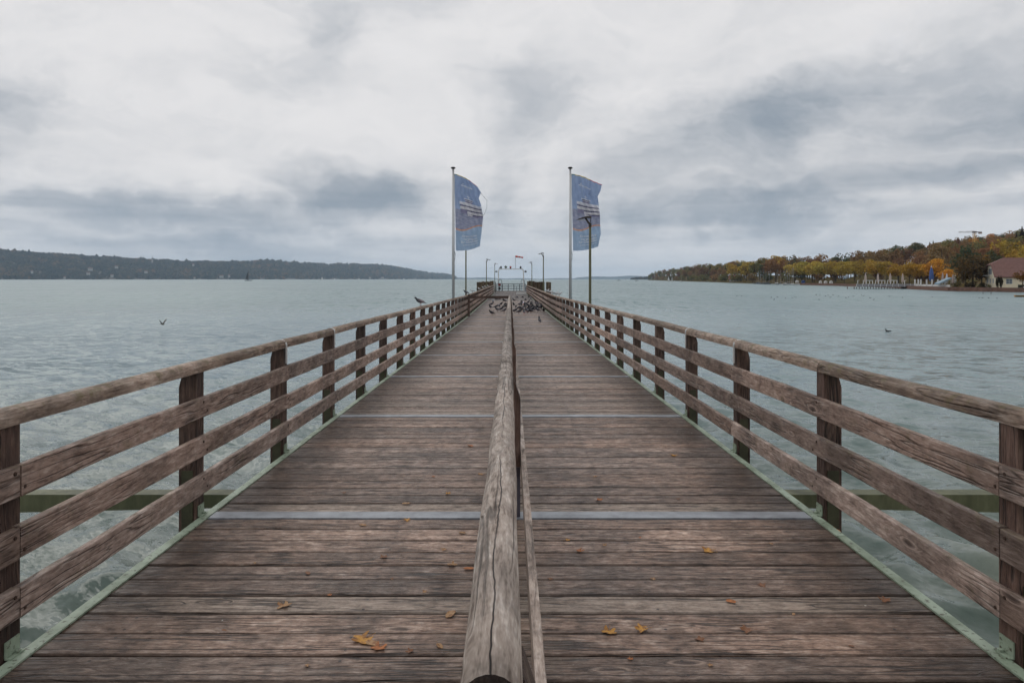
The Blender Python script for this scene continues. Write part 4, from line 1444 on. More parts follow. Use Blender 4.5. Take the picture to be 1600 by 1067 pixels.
for (px, py, col, sc) in LV:
    p = deck_pt(px, py)
    o = link('fallen_leaf', random.choice(LEAF), None, p + Vector((0, 0, .003)), (random.uniform(-.06, .06), random.uniform(-.06, .06), random.uniform(0, 6.28)))
    o.scale = (sc * .70,) * 3
    o.color = col
    side = 'left' if px < 790 else 'right'
    peers = sorted(q[0] for q in LV if q[2] == col and (q[0] < 790) == (px < 790) and (q[0], q[1]) not in special)
    lab = special.get((px, py))
    if lab is None:
        lab = 'small %s leaf on the %s lane deck, %s of its colour from the left' % (cn[col], side, WORD[peers.index(px)])
    tag(o, lab, 'leaf', 'leaves fallen on the deck')

# ================================================================== LEFT SHORE
PXC = np.array([-700, -350, 0, 40, 100, 150, 200, 235, 300, 380, 425, 480, 515, 535, 560, 590, 615, 640, 665, 690, 705, 716])
PYC = np.array([380, 384, 391, 395, 398, 402, 404, 407, 409, 410, 408, 412, 415, 413, 414, 415, 418, 422, 427, 430, 433, 436])
PYD = np.interp(PXC, [-700, 0, 400, 600, 716], [2900, 3600, 4600, 6000, 8600])


def left_ground(px, t_):
    """t_: 0 at the water, 1 on the crest, beyond 1 behind it"""
    y0 = float(np.interp(px, PXC, PYD))
    crest = float(np.interp(px, PXC, PYC)) + .5 * math.sin(px * .11) * math.sin(px * .043) + .2 * math.sin(px * .31)
    y = y0 * (1 + .28 * t_)
    zc = (HZ - crest) / F * (y0 * 1.28) + ZC - 12 * (1 if px < 690 else .2)
    zc = max(zc, ZW + 2)
    k = min(t_, 1.0)
    k = k * k * (3 - 2 * k) * .45 + k * .55
    z = ZW - .6 + (zc - ZW) * k - (max(0, t_ - 1) * 60)
    return Vector(((px - CX) / F * y, y, z))


cols = np.linspace(-700, 716, 150)
rows = np.linspace(-.01, 1.25, 16)
vv = [left_ground(p, r_) for r_ in rows for p in cols]
nc = len(cols)
ff = [(j * nc + i, j * nc + i + 1, (j + 1) * nc + i + 1, (j + 1) * nc + i) for j in range(len(rows) - 1) for i in range(nc - 1)]
WOODG = plain('forest_floor', S(70, 62, 50), rough=.95, scale=.02, var=.3)
o = mesh_obj('hills', vv, ff, WOODG, None, True)
tag(o, 'long wooded hills along the opposite shore', None, None, 'structure')

m, t = new_mat('far_foliage')
rp = t.n('ShaderNodeNewGeometry').outputs['Random Per Island']
pos = t.n('ShaderNodeNewGeometry').outputs['Position']
n1 = t.noise(pos, .006, 4.0, .65)
ramp = t.n('ShaderNodeValToRGB', {0: t.m('ADD', t.m('MULTIPLY', rp, .62), t.m('MULTIPLY', t.mr(n1, .35, .65), .38))})
e = ramp.color_ramp.elements
e[0].position, e[0].color = .10, S(24, 34, 36)
e[1].position, e[1].color = .95, S(132, 96, 66)
for ps, cc in ((.32, S(44, 56, 48)), (.52, S(76, 70, 54)), (.66, S(58, 68, 54)), (.8, S(112, 94, 64))):
    x_ = e.new(ps)
    x_.color = cc
out(t, t.n('ShaderNodeBsdfDiffuse', {'Color': t.vm('SCALE', ramp.outputs[0], scale=0.52)}))
FARF = m


def blob_field(name, pts, mat):
    """pts: (position, radius, height factor); low crowns joined into one mass"""
    bm = bmesh.new()
    bmesh.ops.create_icosphere(bm, subdivisions=1, radius=1)
    base = np.array([v.co[:] for v in bm.verts])
    fs = np.array([[v.index for v in f_.verts] for f_ in bm.faces])
    bm.free()
    rng = np.random.default_rng(5)
    n = len(pts)
    P = np.array([p[0][:] for p in pts])
    Rr = np.array([p[1] for p in pts])
    Hh = np.array([p[2] for p in pts])
    nb = len(base)
    jit = 1 + rng.normal(0, .18, (n, nb, 1))
    V = base[None] * jit
    V = V * np.stack([Rr, Rr, Rr * Hh], -1)[:, None, :] + P[:, None, :]
    Fc = fs[None] + (np.arange(n) * nb)[:, None, None]
    me = bpy.data.meshes.new(name)
    me.from_pydata(V.reshape(-1, 3).tolist(), [], Fc.reshape(-1, 3).tolist())
    me.update()
    me.materials.append(mat)
    return link(name, me)


rng = random.Random(11)
pts = []
for _ in range(11000):
    px = rng.uniform(-430, 712)
    t_ = rng.random() ** .8 * 1.04
    g = left_ground(px, t_)
    r_ = rng.uniform(6.0, 15.0) * (1.0 + max(0, g.y - 4000) / 9000)
    if t_ < .02:
        r_ *= .7
    pts.append((g + Vector((0, 0, r_ * .55)), r_, rng.uniform(.9, 1.5)))
o = blob_field('wooded_hillside', pts, FARF)
tag(o, 'dense autumn wood covering the hills across the lake', 'wood', None, 'stuff')

HWALL = plain('house_render', S(150, 149, 147), rough=.8, var=.06, scale=.5)
HROOF = plain('house_roof', S(110, 74, 62), rough=.8, var=.15, scale=.6)


def small_house(px, py, Y, wd, ht, label, roofm=HROOF, wallm=HWALL):
    p = at(px, py, Y)
    wd, ht = wd * .7, ht * .65
    h = empty('house', p, -math.atan2(px - CX, F))
    tag(h, label, 'house', 'white houses on the far left shore')
    MB().box(-wd / 2, wd / 2, -4, 4, -8, ht).build('wall', wallm, h)
    MB().prism([(-4.8, ht), (4.8, ht), (0, ht + 4.0)], 'X', -wd / 2 - .5, wd / 2 + .5).build('roof', roofm, h)
    for k in range(max(2, int(wd / 4))):
        x = -wd / 2 + wd * (k + .5) / max(2, int(wd / 4))
        MB().box(x - .7, x + .7, -4.05, -3.95, ht * .35, ht * .75).build('window', plain('dark_glass', S(50, 56, 64), rough=.2, var=.05), h)


for px, py, Y, wd, ht, lb in ((50, 425, 3640, 16, 9, 'white gabled house low on the left end of hills'), (141, 421, 3900, 34, 10, 'wide white building in the wood at left'),
                              (138, 427.5, 3800, 26, 7, 'lower long house below the wide white building'), (182, 417.5, 4100, 26, 10, 'pale flat building higher on the wooded slope'),
                              (175, 431, 3850, 22, 7, 'white boathouse near the waterline at left'), (228, 425, 4000, 24, 8, 'reddish roofed house halfway along the left slope'),
                              (346, 432.5, 4250, 34, 11, 'large white lakeside villa left of the dark sail'), (358, 431.5, 4300, 18, 10, 'smaller white house beside the lakeside villa'),
                              (302, 414, 4700, 20, 8, 'bright roof near the crest of the hills'), (101, 433.6, 3650, 14, 4, 'tiny white boat shed on the far shore'),
                              (598, 434.2, 5900, 30, 9, 'white lakeside houses far along the hills'), (578, 434.4, 5700, 24, 8, 'pale house left of the far lakeside houses'),
                              (304, 434.2, 4150, 16, 4, 'low white shed on the waterline before the villa')):
    small_house(px, py, Y, wd, ht, lb)
ch = empty('church_tower', at(238, 409, 4700))
tag(ch, 'small church tower with pointed spire on the hill crest', 'church tower')
MB().box(-4, 4, -4, 4, -6, 18).build('tower', HWALL, ch)
MB().lathe([(5, 18), (1.2, 30), (.2, 40)], 8).build('spire', plain('spire_grey', S(70, 72, 78), var=.1), ch)

# far end of the lake
pts_f, nfar = [], 160
for i in range(nfar):
    px = 600 + (1400 - 600) * i / (nfar - 1)
    hpx = 2.2 + 1.6 * math.sin(px * .017) * math.sin(px * .005) + .5 * math.sin(px * .11) + (1.2 if px > 900 else 0)
    pts_f.append((px, hpx))
vv = []
for k, (dy, hh) in enumerate(((13200, -1), (13350, .75), (13900, 1.0), (14500, .8))):
    for px, hpx in pts_f:
        z = ZW - 2 if hh < 0 else ZC + hpx * hh * 13500 / F
        vv.append(((px - CX) / F * dy, dy, z))
ff = [(j * nfar + i, j * nfar + i + 1, (j + 1) * nfar + i + 1, (j + 1) * nfar + i) for j in range(3) for i in range(nfar - 1)]
o = mesh_obj('far_hills', vv, ff, FARF, None, True)
tag(o, 'faint low hills closing the far end of the lake', None, None, 'structure')

# ================================================================== RIGHT SHORE
SH = [(2400, 150, 60), (1900, 480, 110)]
shore_px = np.array([1013, 1030, 1080, 1140, 1190, 1240, 1300, 1338, 1432, 1484, 1600, 1750, 2000, 2400, 2900])
shore_y = np.array([2100, 1500, 935, 623, 486, 402, 356, 325, 228, 198, 180, 150, 105, 70, 48])
crest_px = np.array([1013, 1024, 1050, 1080, 1108, 1134, 1154, 1180, 1192, 1218, 1240, 1260, 1276, 1296, 1320, 1364, 1380, 1400, 1440, 1480, 1490, 1516, 1540, 1566, 1580, 1600, 1700, 2000, 2900])
crest_py = np.array([431, 423, 420, 416, 411, 411, 408, 407, 404, 401, 401, 400, 404, 398, 402, 390, 392, 389, 380, 375, 371, 369, 370, 365, 366, 358, 350, 350, 350])
ridge_px = np.array([1013, 1050, 1100, 1140, 1180, 1240, 1300, 1364, 1400, 1440, 1516, 1600, 1700, 2900])
ridge_y = np.array([2250, 1720, 1180, 900, 740, 580, 540, 560, 640, 730, 790, 660, 600, 500])


def right_ground(px, t_):
    ys = float(np.interp(px, shore_px, shore_y))
    yr = float(np.interp(px, ridge_px, ridge_y))
    cp = float(np.interp(px, crest_px, crest_py))
    y = ys + (yr - ys) * t_
    zr = max(ZC + (HZ - cp) / F * yr - 17, ZW + 1.5)
    k = max(0, min(1, (t_ - .12) / .88))
    k = k * k * (3 - 2 * k) * .5 + k * .5
    base = ZW + .95 if t_ > .004 else ZW - 1.2
    z = base + (zr - base) * k if t_ > .004 else base
    if t_ > 1:
        z = zr - (t_ - 1) * 8
    return Vector(((px - CX) / F * y, y, z))


cols = np.concatenate([np.linspace(1013, 1600, 120), np.linspace(1600, 2900, 40)[1:]])
rows = [-.002, 0.0, .0045, .03, .08, .16, .25, .35, .45, .55, .65, .75, .85, .95, 1.0, 1.2, 1.6]
vv = [right_ground(p, r_) for r_ in rows for p in cols]
nc = len(cols)
ff = [(j * nc + i, j * nc + i + 1, (j + 1) * nc + i + 1, (j + 1) * nc + i) for j in range(len(rows) - 1) for i in range(nc - 1)]
m, t = new_mat('shore_ground')
pos = t.n('ShaderNodeNewGeometry').outputs['Position']
n1 = t.noise(pos, .12, 5.0, .6)
n2 = t.noise(pos, 1.4, 3.0, .6)
c = t.mix(t.mr(n1, .4, .6), S(78, 78, 50), S(100, 84, 60))
c = t.mix(t.mr(n2, .5, .7), c, S(66, 56, 42))
out(t, t.n('ShaderNodeBsdfDiffuse', {'Color': c}))
SHG = m
o = mesh_obj('hillside', vv, ff, SHG, None, True)
tag(o, 'grassy shore and wooded slope on the right', None, None, 'structure')
# far headland beyond the point
hp_ = []
for _ in range(150):
    px = rng.uniform(986, 1016)
    Y = rng.uniform(3900, 4200)
    k = min(1, (px - 985) / 10)
    hp_.append((Vector(((px - CX) / F * Y, Y, ZW + rng.uniform(1, 9) * k)), rng.uniform(5, 8), 1.2))
o = blob_field('wooded_headland', hp_, FARF)
tag(o, 'small dark wooded headland beyond the right point', 'headland', None, 'stuff')

# ------------------------------------------------------------------ trees
m, t = new_mat('tree_leaves')
oi = t.n('ShaderNodeObjectInfo')
rp = t.n('ShaderNodeNewGeometry').outputs['Random Per Island']
k = t.mr(rp, 0, 1, .75, 1.35, smooth=False)
c = t.mix(1.0, oi.outputs['Color'], t.comb(k, k, t.m('MULTIPLY', k, .95)), 'MULTIPLY')
c = t.mix(t.m('MULTIPLY', t.m('GREATER_THAN', t.m('FRACT', t.m('MULTIPLY', rp, 17.3)), .8), .5), c, S(134, 96, 48))
d = t.n('ShaderNodeBsdfDiffuse', {'Color': c})
tr = t.n('ShaderNodeBsdfTranslucent', {'Color': c})
out(t, t.n('ShaderNodeMixShader', {0: .42, 1: d, 2: tr}))
LEAVES = m
BARK = plain('bark', S(70, 60, 50), rough=.9, scale=3, var=.3)


def crown_mesh(seed, n, kind):
    rr = np.random.default_rng(seed)
    V, Fc = [], []
    lobes = []
    if kind == 'conifer':
        for i in range(n):
            h = rr.random() ** .75
            r_ = (1 - h) * .20 * (0.35 + .65 * ((h * 9) % 1.0) ** .5) + .008
            r_ *= rr.uniform(.55, 1.08)
            a = rr.random() * 6.283
            lobes.append((np.array([r_ * math.cos(a), r_ * math.sin(a), .10 + .90 * h]), .03 * (1.25 - h)))
    else:
        zc, rz_, rxy, z_lo = {'round': (.60, .40, .36, .2), 'plane': (.66, .34, .50, .36), 'tall': (.56, .44, .26, .12), 'bush': (.5, .5, .55, .0), 'wide': (.62, .36, .46, .26), 'column': (.5, .5, .16, 0.0)}[kind]
        nl = 26
        L = []
        for i in range(nl):
            d = rr.normal(size=3)
            d /= np.linalg.norm(d)
            q = d * rr.uniform(.45, .80)
            L.append((q, rr.uniform(.24, .40)))
        for i in range(n):
            q, lr = L[rr.integers(nl)]
            d = rr.normal(size=3)
            d /= np.linalg.norm(d)
            d[2] = abs(d[2]) if rr.random() < .35 else d[2]
            p = q + d * lr * rr.uniform(.65, 1.05)
            p = np.array([p[0] * rxy, p[1] * rxy, zc + p[2] * rz_])
            if p[2] < z_lo:
                p[2] = z_lo + rr.random() * .06
            lobes.append((p, .030 if kind != 'bush' else .05))
    for i, (p, s) in enumerate(lobes):
        s = s * rr.uniform(.6, 1.3)
        nrm = rr.normal(size=3) + np.array([p[0] * 3, p[1] * 3, .6])
        nrm /= np.linalg.norm(nrm)
        a = np.cross(nrm, rr.normal(size=3))
        a /= np.linalg.norm(a)
        b = np.cross(nrm, a)
        o = len(V)
        V += [tuple(p + a * s), tuple(p + b * s * .8 + nrm * s * .2), tuple(p - a * s), tuple(p - b * s * .8 + nrm * s * .2)]
        Fc.append((o, o + 1, o + 2, o + 3))
    me = bpy.data.meshes.new('crown')
    me.from_pydata(V, [], Fc)
    me.update()
    me.materials.append(LEAVES)
    return me


def trunk_mesh(seed, kind):
    rr = random.Random(seed)
    mb = MB()
    if kind == 'conifer':
        mb.tube([(0, 0, -.06), (0, 0, .4), (0, 0, .97)], [.016, .011, .002], 6)
    else:
        w_ = {'plane': .018, 'bush': .02, 'column': .02}.get(kind, .022)
        hh = {'plane': .42, 'bush': .2, 'column': .3}.get(kind, .45)
        mb.tube([(0, 0, -.08), (.005, 0, hh * .5), (rr.uniform(-.02, .02), rr.uniform(-.02, .02), hh), (rr.uniform(-.03, .03), rr.uniform(-.03, .03), .80)], [w_ * 1.2, w_, w_ * .75, .004], 7)
        for q in range(6):
            a = q * 1.05 + rr.uniform(-.3, .3)
            z0 = hh * rr.uniform(.72, 1.0)
            l_ = .2 if kind != 'column' else .06
            mb.tube([(0, 0, z0), (l_ * .5 * math.cos(a), l_ * .5 * math.sin(a), z0 + .12), (l_ * math.cos(a), l_ * math.sin(a), z0 + rr.uniform(.2, .34))], [w_ * .5, w_ * .35, .003], 5)
    return mb.mesh('trunk', BARK)


CR = {'round': [crown_mesh(s, 1000, 'round') for s in range(4)], 'plane': [crown_mesh(20 + s, 1700, 'plane') for s in range(4)], 'tall': [crown_mesh(40 + s, 900, 'tall') for s in range(3)],
      'wide': [crown_mesh(50 + s, 1200, 'wide') for s in range(3)], 'conifer': [crown_mesh(60 + s, 1300, 'conifer') for s in range(2)], 'bush': [crown_mesh(70 + s, 700, 'bush') for s in range(2)], 'column': [crown_mesh(80, 900, 'column')]}
TK = {k_: trunk_mesh(3, k_) for k_ in CR}
tr_rng = random.Random(21)


def tree(loc, h, kind, col, label, group, name='tree', cat='tree'):
    root = empty(name, loc, tr_rng.uniform(0, 6.28))
    root.scale = (h * tr_rng.uniform(.92, 1.12), h * tr_rng.uniform(.92, 1.12), h)
    link('trunk', TK[kind], root)
    c_ = link('crown', tr_rng.choice(CR[kind]), root)
    j = tr_rng.uniform(.85, 1.18)
    c_.color = (col[0] * j * tr_rng.uniform(.92, 1.08), col[1] * j, col[2] * j, 1)
    tag(root, label, cat, group)
    return root


C_OLIVE, C_DKG, C_RUST, C_BROWN, C_YEL, C_ORG, C_MAR, C_PLANE = S(126, 122, 82), S(84, 92, 70), S(142, 108, 82), S(140, 116, 86), S(182, 156, 78), S(182, 132, 74), S(122, 94, 78), S(172, 156, 84)
NMC = {C_OLIVE: 'olive green', C_DKG: 'dark green', C_RUST: 'rust red', C_BROWN: 'brown', C_YEL: 'yellow', C_ORG: 'orange', C_MAR: 'maroon brown'}
ORD = ['first', 'second', 'third', 'fourth', 'fifth', 'sixth', 'seventh', 'eighth', 'ninth', 'tenth', 'eleventh', 'twelfth', 'thirteenth', 'fourteenth', 'fifteenth', 'sixteenth', 'seventeenth', 'eighteenth']
# row of plane trees on the promenade
pl_px = [1243, 1258, 1272, 1288, 1303, 1319, 1336, 1352, 1369, 1386, 1403, 1421, 1440, 1461, 1479]
for i, px in enumerate(pl_px):
    ys = float(np.interp(px, shore_px, shore_y))
    Y = ys * (1.10 if px < 1330 else 1.24 if px < 1430 else 1.30)
    topy = float(np.interp(px, [1243, 1290, 1330, 1370, 1400, 1440, 1461, 1479], [409, 406, 408, 404, 409, 411, 403, 420]))
    h = (HZ - topy) / F * Y + HW - .9
    g = 1 if px < 1330 else 0
    f_ = np.interp(px, [1240, 1370, 1480], [0, .25, 1])
    col = tuple((1 - f_) * a + f_ * b for a, b in zip(C_PLANE, S(194, 142, 60)))
    tree(((px - CX) / F * Y, Y, ZW + .95), h, 'plane', col, 'clipped golden plane tree, %s from the left in the promenade row' % ORD[i], 'plane trees along the promenade', 'plane_tree')


def zone(px, t_):
    if px < 1110:
        return 'on the far wooded point'
    if px < 1180:
        return 'left of the marina masts'
    if px < 1245:
        return 'behind the marina masts'
    if px < 1400:
        return 'behind the plane tree row'
    if px < 1500:
        return 'left of the crane'
    return 'above the right house'


def pick(px, t_):
    r_ = tr_rng.random()
    if px < 1140:
        return tr_rng.choice([C_OLIVE, C_OLIVE, C_DKG, C_BROWN, C_OLIVE, C_MAR])
    if px < 1245:
        return tr_rng.choice([C_RUST, C_BROWN, C_MAR, C_OLIVE, C_DKG, C_YEL])
    if px < 1500:
        return tr_rng.choice([C_BROWN, C_MAR, C_DKG, C_RUST, C_BROWN, C_OLIVE])
    return tr_rng.choice([C_BROWN, C_RUST, C_DKG, C_ORG, C_OLIVE, C_YEL, C_BROWN])


made = []
LAYER = {1.0: 'crest', .86: 'upper slope', .72: 'upper slope', .58: 'middle slope', .44: 'middle slope', .32: 'lower slope', .20: 'lower slope', .11: 'waterside', .03: 'waterside'}
for t_ in LAYER:
    px = 1015.0
    while px < 1650:
        tt = t_ + tr_rng.uniform(-.05, .05) if t_ > .05 else t_ + tr_rng.uniform(0, .02)
        if t_ == 1.0:
            tt = 1.0
        g = right_ground(px, tt)
        h = tr_rng.uniform(13, 19)
        if t_ == 1.0:
            cp = float(np.interp(px, crest_px, crest_py))
            h = max(9, min(24, ZC + (HZ - cp) / F * g.y - g.z + tr_rng.uniform(-1.5, 2.0)))
        if px < 1060 and t_ in (.86, .58, .32, .11):
            px += 12
            continue
        step = h * .60 / g.y * F * tr_rng.uniform(.85, 1.35)
        ypl = float(np.interp(px, shore_px, shore_y)) * (1.10 if px < 1330 else 1.24 if px < 1430 else 1.30)
        flat = 1232 < px < 1495 and g.y < ypl + 12
        marina = 1178 < px < 1242 and tt < .07
        # the house, the terraces and the plane row keep their ground free
        house = px > 1530 and g.y < 226
        terr = px > 1420 and g.y < 262
        if not (flat or marina or house or terr):
            kind = tr_rng.choice(['round', 'round', 'wide', 'round', 'wide', 'tall'])
            col = pick(px, tt)
            behind = 1232 < px < 1495 and g.y < ypl + 70
            if behind:
                kind = tr_rng.choice(['bush', 'round'])
                h *= .62 if kind == 'bush' else .8
                col = tr_rng.choice([C_MAR, C_BROWN, C_DKG])
            if col is C_DKG and tr_rng.random() < .3 and not behind:
                kind = 'conifer'
            if t_ < .12 and not behind:
                kind = 'bush'
                h *= .52
                col = tr_rng.choice([C_OLIVE, C_DKG, C_BROWN, C_OLIVE])
                step *= 1.1
            made.append((px, g, h, kind, col, LAYER[t_]))
        px += max(step, 4.2)
made.sort(key=lambda q: q[0])
count, total = {}, {}
for q in made:
    k_ = (q[4], zone(q[0], 0), q[5], q[3] == 'conifer')
    total[k_] = total.get(k_, 0) + 1
for (px, g, h, kind, col, lay) in made:
    k_ = (col, zone(px, 0), lay, kind == 'conifer')
    count[k_] = count.get(k_, 0) + 1
    what = 'conifer' if kind == 'conifer' else 'tree'
    z_ = zone(px, 0)
    ll = {'crest': 'on the crest', 'upper slope': 'in the upper ranks', 'middle slope': 'in the middle ranks', 'lower slope': 'in the lower ranks', 'waterside': 'by the water'}[lay]
    lab = '%s %s %s %s' % (NMC[col], what, z_, ll)
    if total[k_] > 1:
        i_ = count[k_] - 1
        lab += ', %s from left' % (ORD[i_] if i_ < len(ORD) else 'last')
    tree(g, h, kind, col, lab, 'trees %s' % z_, 'conifer' if kind == 'conifer' else 'broadleaf_tree')
print('slope trees', len(made))
# single trees that stand out
def tree_px(px, base_py, top_py, Y, kind, col, label, name='broadleaf_tree', cat='tree'):
    p = at(px, base_py, Y)
    return tree(p, (base_py - top_py) / F * Y, kind, col, label, 'single trees by the right shore', name, cat)


tree_px(1520, 451, 392, 205, 'wide', S(96, 84, 60), 'big dark brown green tree left of the cream house')
tree_px(1508, 452, 412, 203, 'round', S(84, 70, 48), 'smaller brown tree leaning on the big dark tree')
tree_px(1534, 451, 408, 204, 'round', S(74, 60, 46), 'dark tree close against the house gable')
tree_px(1598, 450, 421, 187, 'wide', S(128, 92, 48), 'orange green tree in front of the house at right')
tree_px(1559.5, 450, 430, 191, 'column', S(40, 46, 36), 'left dark columnar cypress by the house corner', 'columnar_cypress')
tree_px(1564.5, 450, 430.5, 191, 'column', S(40, 46, 36), 'right dark columnar cypress by the house corner', 'columnar_cypress')
tree_px(1494, 453, 439, 200, 'bush', S(76, 74, 46), 'rounded olive bush at the terrace end', 'bush', 'bush')
tree_px(1546, 450, 444, 190, 'bush', S(82, 84, 46), 'low green bush under the house gable', 'bush', 'bush')
tree_px(1530, 451, 445, 191, 'bush', S(70, 70, 42), 'low bush between dark tree and seawall', 'bush', 'bush')
tree_px(1511, 451, 441, 203, 'bush', S(70, 62, 46), 'dark brown bush under the smaller brown tree', 'bush', 'bush')
tree_px(1521, 451, 439, 204, 'bush', S(62, 58, 44), 'dense dark bush at the foot of the big dark tree', 'bush', 'bush')
tree_px(1536, 451, 441, 203, 'bush', S(66, 62, 44), 'dark bush right before the house gable', 'bush', 'bush')
tree_px(1555, 404, 380, 420, 'wide', S(176, 142, 40), 'bright yellow tree above the house roof')
tree_px(1543, 424, 396, 330, 'round', S(182, 138, 60), 'golden orange tree just left above the house')
tree_px(1503, 436, 404, 300, 'round', S(180, 122, 62), 'orange tree between plane row and dark tree')
tree_px(1581, 402, 376, 430, 'conifer', S(38, 42, 38), 'dark conifer above the house roof', 'conifer')
tree_px(1597, 398, 354, 420, 'conifer', S(42, 40, 44), 'tall dark conifer at the right picture edge', 'conifer')
tree_px(1588, 398, 364, 430, 'conifer', S(42, 40, 42), 'dark conifer beside the tall one at right edge', 'conifer')
tree_px(1219, 428, 398, 560, 'wide', S(46, 52, 44), 'dark flat topped cedar above the marina', 'cedar')

# seawall along the right shore
sw = empty('seawall', right_ground(1540, 0))
tag(sw, 'low brown stone seawall along the right shore', 'seawall')
WALLM = plain('seawall_stone', S(112, 84, 72), rough=.9, var=.35, scale=1.2)
base = sw.location.copy()
wp = [1245, 1270, 1300, 1338, 1370, 1400, 1432, 1458, 1484, 1520, 1560, 1600, 1680]
for a, b in zip(wp, wp[1:]):
    ya, yb = (float(np.interp(q, shore_px, shore_y)) - .6 for q in (a, b))
    pa, pb = Vector(((a - CX) / F * ya, ya, 0)), Vector(((b - CX) / F * yb, yb, 0))
    dv = (pb - pa).normalized()
    nv = Vector((-dv.y, dv.x, 0)) * .5
    if nv.y < 0:
        nv = -nv
    hh = 1.15
    vv = [pa, pb, pb + nv, pa + nv]
    vv = [Vector((p.x, p.y, ZW - 1)) for p in vv] + [Vector((p.x, p.y, ZW + hh)) for p in vv]
    mesh_obj('wall_section', [p - base for p in vv], [(0, 1, 5, 4), (1, 2, 6, 5), (2, 3, 7, 6), (3, 0, 4, 7), (4, 5, 6, 7)], WALLM, sw)

# ------------------------------------------------------------------ cream house
hs = empty('lake_house', (135.2, 196.0, ZW + 1.15), -R(18))
hs.scale = (1.05, 1.05, 1.05)
tag(hs, 'cream lakeside house with large brown half hipped roof', 'house')
CREAM = plain('cream_render', S(232, 222, 196), rough=.85, var=.08, scale=.6)
CREAMW = plain('pale_render', S(216, 208, 188), rough=.85, var=.08, scale=.6)
ROOF = plain('roof_tiles', S(116, 86, 80), rough=.8, var=.18, scale=1.5)
HL, HDp, HE, HR = 24.0, 8.2, 3.1, 7.6     # length, depth, eave, ridge
HH = 5.7                                   # height where the gable is hipped
yh = HDp / 2 * (HH - HE) / (HR - HE)
gable = [(0, -.5), (HDp, -.5), (HDp, HE), (HDp - yh, HH), (yh, HH), (0, HE)]
MB().prism(gable, 'X', 0, .3).build('gable_wall', CREAMW, hs)
MB().box(.3, HL, 0, .3, -.5, HE).build('front_wall', CREAM, hs)
MB().box(.3, HL, HDp - .3, HDp, -.5, HE).build('rear_wall', CREAM, hs)
MB().prism(gable, 'X', HL, HL + .3).build('gable_wall', CREAMW, hs)
ov = .55
sl_ = (HR - HE) / (HDp / 2)
e0 = HE - ov * sl_
yq = yh + .0
rf = MB()
hx = 2.9
P_ = [(-.45, -ov, e0), (HL + .6, -ov, e0), (HL + .6, HDp / 2, HR), (hx, HDp / 2, HR), (-.45, yq, HH + .05), (-.45, HDp - yq, HH + .05), (-.45, HDp + ov, e0), (HL + .6, HDp + ov, e0)]
up_ = [(p[0], p[1], p[2] + .25) for p in P_]
fr = [(0, 1, 2, 3, 4), (4, 3, 5), (5, 3, 2, 7, 6)]
rf.add(P_ + up_, [tuple(i + 8 for i in q) for q in fr] + [tuple(reversed(q)) for q in fr] + [(0, 1, 9, 8), (0, 8, 12, 4), (4, 12, 13, 5), (5, 13, 14, 6), (6, 14, 15, 7), (1, 2, 10, 9), (2, 7, 15, 10)])
rfo = rf.build('roof', ROOF, hs)
MB().box(11, 11.8, 4.6, 5.4, HR - .6, HR + 1.2).build('chimney', plain('chimney_brick', S(120, 80, 66), var=.2), rfo)
GLASS = plain('window_glass', S(96, 108, 118), rough=.12, var=.1, spec=.6)


def window(parent, x0, x1, y0, y1, z0, z1, axis):
    if axis == 'X':   # in the gable wall, facing -X
        w_ = MB().box(-.012, .04, y0, y1, z0, z1).build('window', GLASS, parent)
        fr_ = MB()
        for (a, b, c_, d_) in ((y0 - .08, y0, z0 - .08, z1 + .08), (y1, y1 + .08, z0 - .08, z1 + .08), (y0, y1, z1, z1 + .08), (y0, y1, z0 - .08, z0), ((y0 + y1) / 2 - .03, (y0 + y1) / 2 + .03, z0, z1)):
            fr_.box(-.05, .02, a, b, c_, d_)
        fr_.build('frame', WHITE, w_)
    else:
        w_ = MB().box(x0, x1, -.012, .04, z0, z1).build('window', GLASS, parent)
        fr_ = MB()
        for (a, b, c_, d_) in ((x0 - .08, x0, z0 - .08, z1 + .08), (x1, x1 + .08, z0 - .08, z1 + .08), (x0, x1, z1, z1 + .08), (x0, x1, z0 - .08, z0), ((x0 + x1) / 2 - .03, (x0 + x1) / 2 + .03, z0, z1), (x0, x1, (z0 + z1) / 2 - .03, (z0 + z1) / 2 + .03)):
            fr_.box(a, b, -.05, .02, c_, d_)
        fr_.build('frame', WHITE, w_)


window(hs, 0, 0, 3.0, 5.2, 3.4, 4.9, 'X')
window(hs, 0, 0, 1.4, 2.2, 1.1, 2.2, 'X')
window(hs, 0, 0, 3.6, 4.4, 1.1, 2.2, 'X')
window(hs, 0, 0, 5.8, 6.6, 1.1, 2.2, 'X')
for x in (2.4, 6.4, 10.4, 14.4):
    window(hs, x, x + 1.3, 0, 0, .9, 2.1, 'Y')
MB().box(-1.2, -.02, 4.8, 6.8, 3.0, 3.15).build('balcony', WHITE, hs)
hd2 = mesh_obj('hedge', *(lambda q: (q.v, q.f))(MB().box(0, 14, 0, 1.0, 0, .8)), plain('hedge_green', S(44, 48, 34), rough=.95, var=.4, scale=3))
hd2.location = (137.5, 190.0, ZW + 1.05)
hd2.rotation_euler = (0, 0, -R(15))
tag(hd2, 'dark clipped hedge before the house front', 'hedge')
wb = mesh_obj('white_kerb_wall', *(lambda q: (q.v, q.f))(MB().box(0, 14, 0, .4, 0, .42)), WHITE)
wb.location = (136.6, 187.6, ZW + 1.0)
wb.rotation_euler = (0, 0, -R(15))
tag(wb, 'low white garden wall below the hedge', 'wall')

